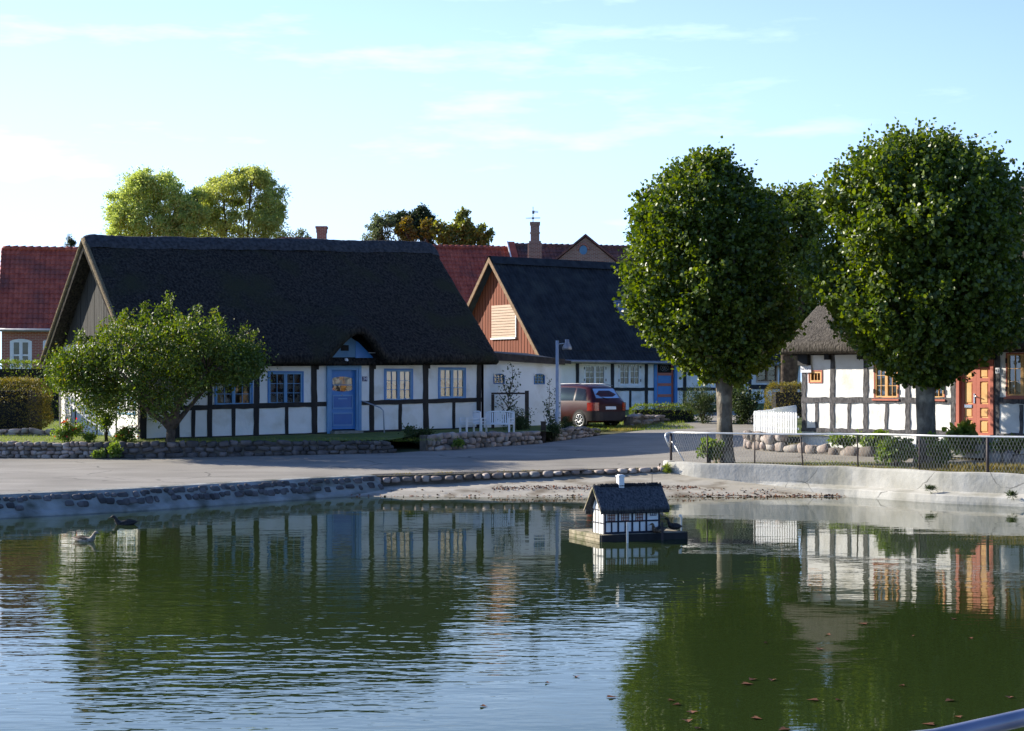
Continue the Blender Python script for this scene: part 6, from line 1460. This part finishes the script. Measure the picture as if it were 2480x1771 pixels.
stalks('thin climbing rose stems with sparse leaves against the white gable', [(P_(160,1055,47.4), P_(150,950,47.6)), (P_(168,1055,47.4), P_(172,925,47.7)), (P_(200,1050,47.2), P_(212,940,47.4)), (P_(205,1050,47.2), P_(235,960,47.3)), (P_(225,1050,47.2), P_(222,975,47.3)), (P_(230,1045,47.2), P_(262,940,47.3)), (P_(240,1045,47.2), P_(280,975,47.2)), (P_(245,1045,47.2), P_(250,900,47.3)), (P_(215,1050,47.2), P_(190,965,47.3))], 'climbing_rose', 'climbing plant', 'apple', .06, .07, 60)
stalks('small thin tree with sparse dark leaves in the trellis frame', [(P_(1230,1010,54.6), P_(1232,960,54.6)), (P_(1232,960,54.6), P_(1240,885,54.6)), (P_(1232,965,54.6), P_(1215,905,54.6)), (P_(1232,970,54.6), P_(1255,930,54.6)), (P_(1230,985,54.6), P_(1205,950,54.6)), (P_(1231,990,54.6), P_(1260,960,54.6)), (P_(1231,950,54.6), P_(1250,900,54.6)), (P_(1225,1000,54.6), P_(1200,975,54.6)), (P_(1230,995,54.6), P_(1245,980,54.6))], 'young_tree', 'tree', 'shrubdark', .085, .10, 48, .015)
stalks('tall slender hollyhock stems before the white lean-to wall', [(P_(1333,1030,54.4), P_(1331,918,54.4)), (P_(1345,1030,54.4), P_(1345,940,54.4)), (P_(1338,1030,54.4), P_(1322,975,54.4)), (P_(1340,1030,54.4), P_(1352,985,54.4)), (P_(1330,1030,54.4), P_(1326,990,54.4))], 'hollyhock', 'plant', 'shrubdark', .075, .055, 62, .010)
bush('dark shrub beside the white bench', P_(1256,1022,53.2), (.55,.35,.40), 24, .22, 120, 'shrubdark', .06)
bush('small dark green bush right of the blue door steps', P_(1010,1050,49.6), (.42,.35,.26), 14, .2, 130, 'shrubdark', .07)
bush('dark bush by the gate post below the street lamp', P_(1336,1045,52.9), (.28,.3,.42), 16, .2, 120, 'shrubdark', .06)
bush('small green plant on the stones right of the lamp post', P_(1372,1030,54.2), (.30,.25,.22), 10, .16, 90, 'shrubdark', .06)
bush('green fern hanging on the stone wall below the bench', P_(1107,1076,48.6), (.22,.1,.16), 8, .11, 80, 'shrub', .06, stems=False)
bush('small green weed at the foot of the sunlit wall', P_(232,1100,45.05), (.22,.1,.10), 7, .1, 80, 'shrub', .06, stems=False)
bush('larger green weed climbing the shaded wall near its corner', P_(280,1092,45.1), (.16,.1,.20), 7, .11, 80, 'shrub', .07, stems=False)
bush('spiky dark juniper left of the linden trunk', P_(1702,975,61), (.70,.6,.75), 30, .32, 200, 'shrubdark', .10, aspect=.2, droop=-1.2, name='juniper')
bush('dark rounded shrub right of the left linden trunk', P_(1800,985,60), (.85,.7,.75), 30, .35, 170, 'shrubdark', .09)
bush('dark shrub below the white panel behind the left linden', P_(1765,950,63), (.5,.5,.65), 16, .3, 160, 'shrubdark', .08)
bush('leafy sprouts at the foot of the left linden', (X1-.42,d1-.35,1.02), (.32,.26,.34), 16, .14, 90, 'shrub', .09, shape='round', aspect=.8)
bush('leafy sprouts at the left foot of the right linden', (X2-.80,d2_-.55,1.12), (.42,.30,.36), 22, .15, 90, 'shrub', .10, shape='round', aspect=.8)
bush('leafy sprouts at the right foot of the right linden', (X2+.22,d2_-.55,1.10), (.30,.25,.33), 14, .14, 90, 'shrub', .10, shape='round', aspect=.8)
q = F3.w(1.9,.45,1.12); bush('low garden plants behind the boulders left of the right linden', tuple(q), (.55,.2,.15), 14, .14, 110, 'shrub', .08)
q = F3.w(3.0,.5,1.15); bush('broad leafed plants behind the boulders next to the right linden', tuple(q), (.45,.2,.18), 12, .14, 110, 'shrub', .10, shape='round', aspect=.9)
q = F3.w(5.95,.65,1.25); bush('large leafed plant right of the orange double door', tuple(q), (.40,.25,.30), 16, .18, 80, 'shrub', .13, shape='round', aspect=.9)
q = F3.w(7.3,.5,1.12); bush('low leafy plants under the orange window at the right edge', tuple(q), (.6,.2,.16), 12, .15, 90, 'shrub', .09)
bush('yellow-green tuft at the end of the concrete wall', P_(1613,1142,41.75), (.14,.12,.14), 8, .07, 90, 'grassgreen', .07, name='grass_tuft', cat='plant', aspect=.2, droop=-1)
for (px, py, d_, lb) in [(2255,1186,37.0,'little grass tuft in a crack of the concrete wall, left of two'),(2452,1200,35.6,'little grass tuft on the concrete wall near the right edge')]:
    v = D(px, py, d_); bush(lb, (v.x, v.y, v.z), (.16,.03,.04), 5, .05, 40, 'shrubdark', .10, name='grass_tuft', cat='plant', aspect=.12, droop=-1, stems=False)

# grass blades: verge along the wall, lawn edge, kerb
def blades(name, pts, h_, m, kind='stuff'):
    n = len(pts); o = leaf_obj(name, pts, rdir(n, 1.6), rng.uniform(h_*.5,h_*1.4,n), M[m], None, aspect=.14, shape='quad'); return tag(o, kind=kind)
def strip(line, w0, w1, n, zf):
    L_ = [0]
    for a, b_ in zip(line, line[1:]): L_.append(L_[-1]+math.dist(a, b_))
    s = rng.uniform(0, L_[-1], n); out = np.zeros((n,3)); w = rng.uniform(w0, w1, n)
    for i, (si, wi) in enumerate(zip(s, w)):
        j = max(k for k in range(len(line)-1) if L_[k] <= si); f = (si-L_[j])/(L_[j+1]-L_[j]); a, b_ = Vector(line[j]), Vector(line[j+1]); d = (b_-a).normalized(); q = a.lerp(b_, f)+Vector((-d.y, d.x))*wi; out[i] = (q.x, q.y, zf(q.x, q.y))
    return out
vl = [(4.7,41.1),(6.2,40.25),(8.05,39.05),(9.6,37.15),(11.1,35.95),(14,33.4)]
p_ = strip(vl, .22, .75, 5200, lambda x,y: RZ(x,y)+.03); clump = np.array([mnoise.noise(Vector((a[0]*1.3,a[1]*1.3,0))) for a in p_]); p_ = p_[clump > -.15]
blades('verge_grass', p_, .085, 'grassdry')
p_ = strip(vl[1:], .25, 2.4, 4200, lambda x,y: RZ(x,y)+.03); blades('verge_grass', p_, .06, 'grassgreen')
p_ = strip([(9.3,38.6),(10.3,37.2),(11.2,36.4)], .15, .8, 2600, lambda x,y: RZ(x,y)+.03); blades('dry_grass', p_, .17, 'grassdry')
p_ = strip([(-3.3,40.1),(0.2,41.1),(3.7,41.95)], -.02, .14, 900, lambda x,y: RZ(x,y)-.02); clump = np.array([mnoise.noise(Vector((a[0]*2,a[1]*2,5))) for a in p_]); blades('kerb_weeds', p_[clump > .05], .05, 'grassdry')
def area(x0, x1, y0, y1, n, zf): x = rng.uniform(x0,x1,n); y = rng.uniform(y0,y1,n); return np.stack([x, y, [zf(a,b_) for a,b_ in zip(x,y)]], 1)
blades('lawn_grass', area(-17,-12,46.2,60,12000,LZ2), .06, 'grassgreen')
blades('lawn_grass', area(1.9,6.4,57.5,66,9000,LZ2), .09, 'grassgreen')
blades('lawn_grass', area(-12,-2,46.5,48.5,3000,LZ2), .05, 'grassgreen')
p_ = strip([(2.7,55.3),(4.4,58.3),(5.4,63.5)], -.1, .5, 2200, LZ2); blades('verge_grass', p_, .10, 'grassdry')

# leaf litter along the water line and up the beach
def litter(name, P, size, m='litter'):
    n = len(P); o = leaf_obj(name, P, rdir(n, .0)*np.array([1,1,.25]), rng.uniform(size*.6,size*1.3,n), M[m], None, aspect=.8, shape='quad'); return tag(o, kind='stuff')
x = rng.uniform(-4.4, 9.2, 1500); off = rng.normal(0,.06,1500)+np.where(rng.uniform(size=1500) < .35, rng.uniform(0,.9,1500), 0); y = 38.86+off+.05*np.sin(x*3); dn = rng.uniform(size=1500) < np.clip(.25+.14*(x-1),.15,1); 
ok = dn & (y < np.array([ytop(a) for a in x])-.45*(x > 6)); x, y = x[ok], y[ok]; litter('leaf_litter', np.stack([x, y, [bz(a,b_)+.012 for a,b_ in zip(x,y)]], 1), .06)
x = rng.uniform(-.5, 4.5, 800); y = 39.75+.12*x*.3+rng.normal(0,.10,800); litter('leaf_litter', np.stack([x, y, [bz(a,b_)+.012 for a,b_ in zip(x,y)]], 1), .045, 'duckbrown' if False else 'litter')
# fallen leaves floating on the water, each one a leaf of its own
lf0 = None
spots = [(2005,1538),(1985,1573),(2210,1541),(2350,1547),(1870,1648),(1822,1647),(1808,1658),(2030,1697),(1970,1697),(2185,1662),(2300,1698),(1640,1708),(1625,1698),(1680,1700),(1675,1726),(1750,1750),(1830,1741),(1750,1738),(1665,1747),(1805,1766),(1690,1765),(1620,1763),(1900,1768),(2090,1757),(2250,1756),(2262,1738),(2320,1738),(2150,1742),(2445,1690),(1610,1628),(1855,1558),(2215,1657),(1325,1655),(1420,1633),(1395,1640),(1340,1700),(1170,1712),(1200,1748),(1480,1690),(1120,1705),(2090,1512),(2400,1500),(2310,1500)]
for i, (px, py) in enumerate(spots[::2]+spots[1:12:2]):
    v = G(px, py, 0)
    if lf0 is None:
        lf0 = thing_ = None; n_ = 10; pts = []
        me = bpy.data.meshes.new('floating_leaf'); a_ = [(.0,0),(.03,.035),(.02,.06),(.055,.055),(.085,.03),(.14,.0),(.085,-.03),(.055,-.055),(.02,-.06),(.03,-.035)]
        me.from_pydata([(x-.06,y,.004+.010*abs(y)/.06) for x,y in a_] + [(0,0,.002)], [], [(k,(k+1)%10,10) for k in range(10)]); me.materials.append(M['redleaf'])
    o = bpy.data.objects.new('floating_leaf', me); COL.objects.link(o); o.location = (v.x, v.y, .001); o.rotation_euler = (0,0,random.uniform(0,6.28)); k_ = random.uniform(.35,.95); o.scale = (k_,k_,1)
    tag(o, 'reddish fallen leaf floating on the green pond water', 'leaf', 'fallen leaves floating on the pond')
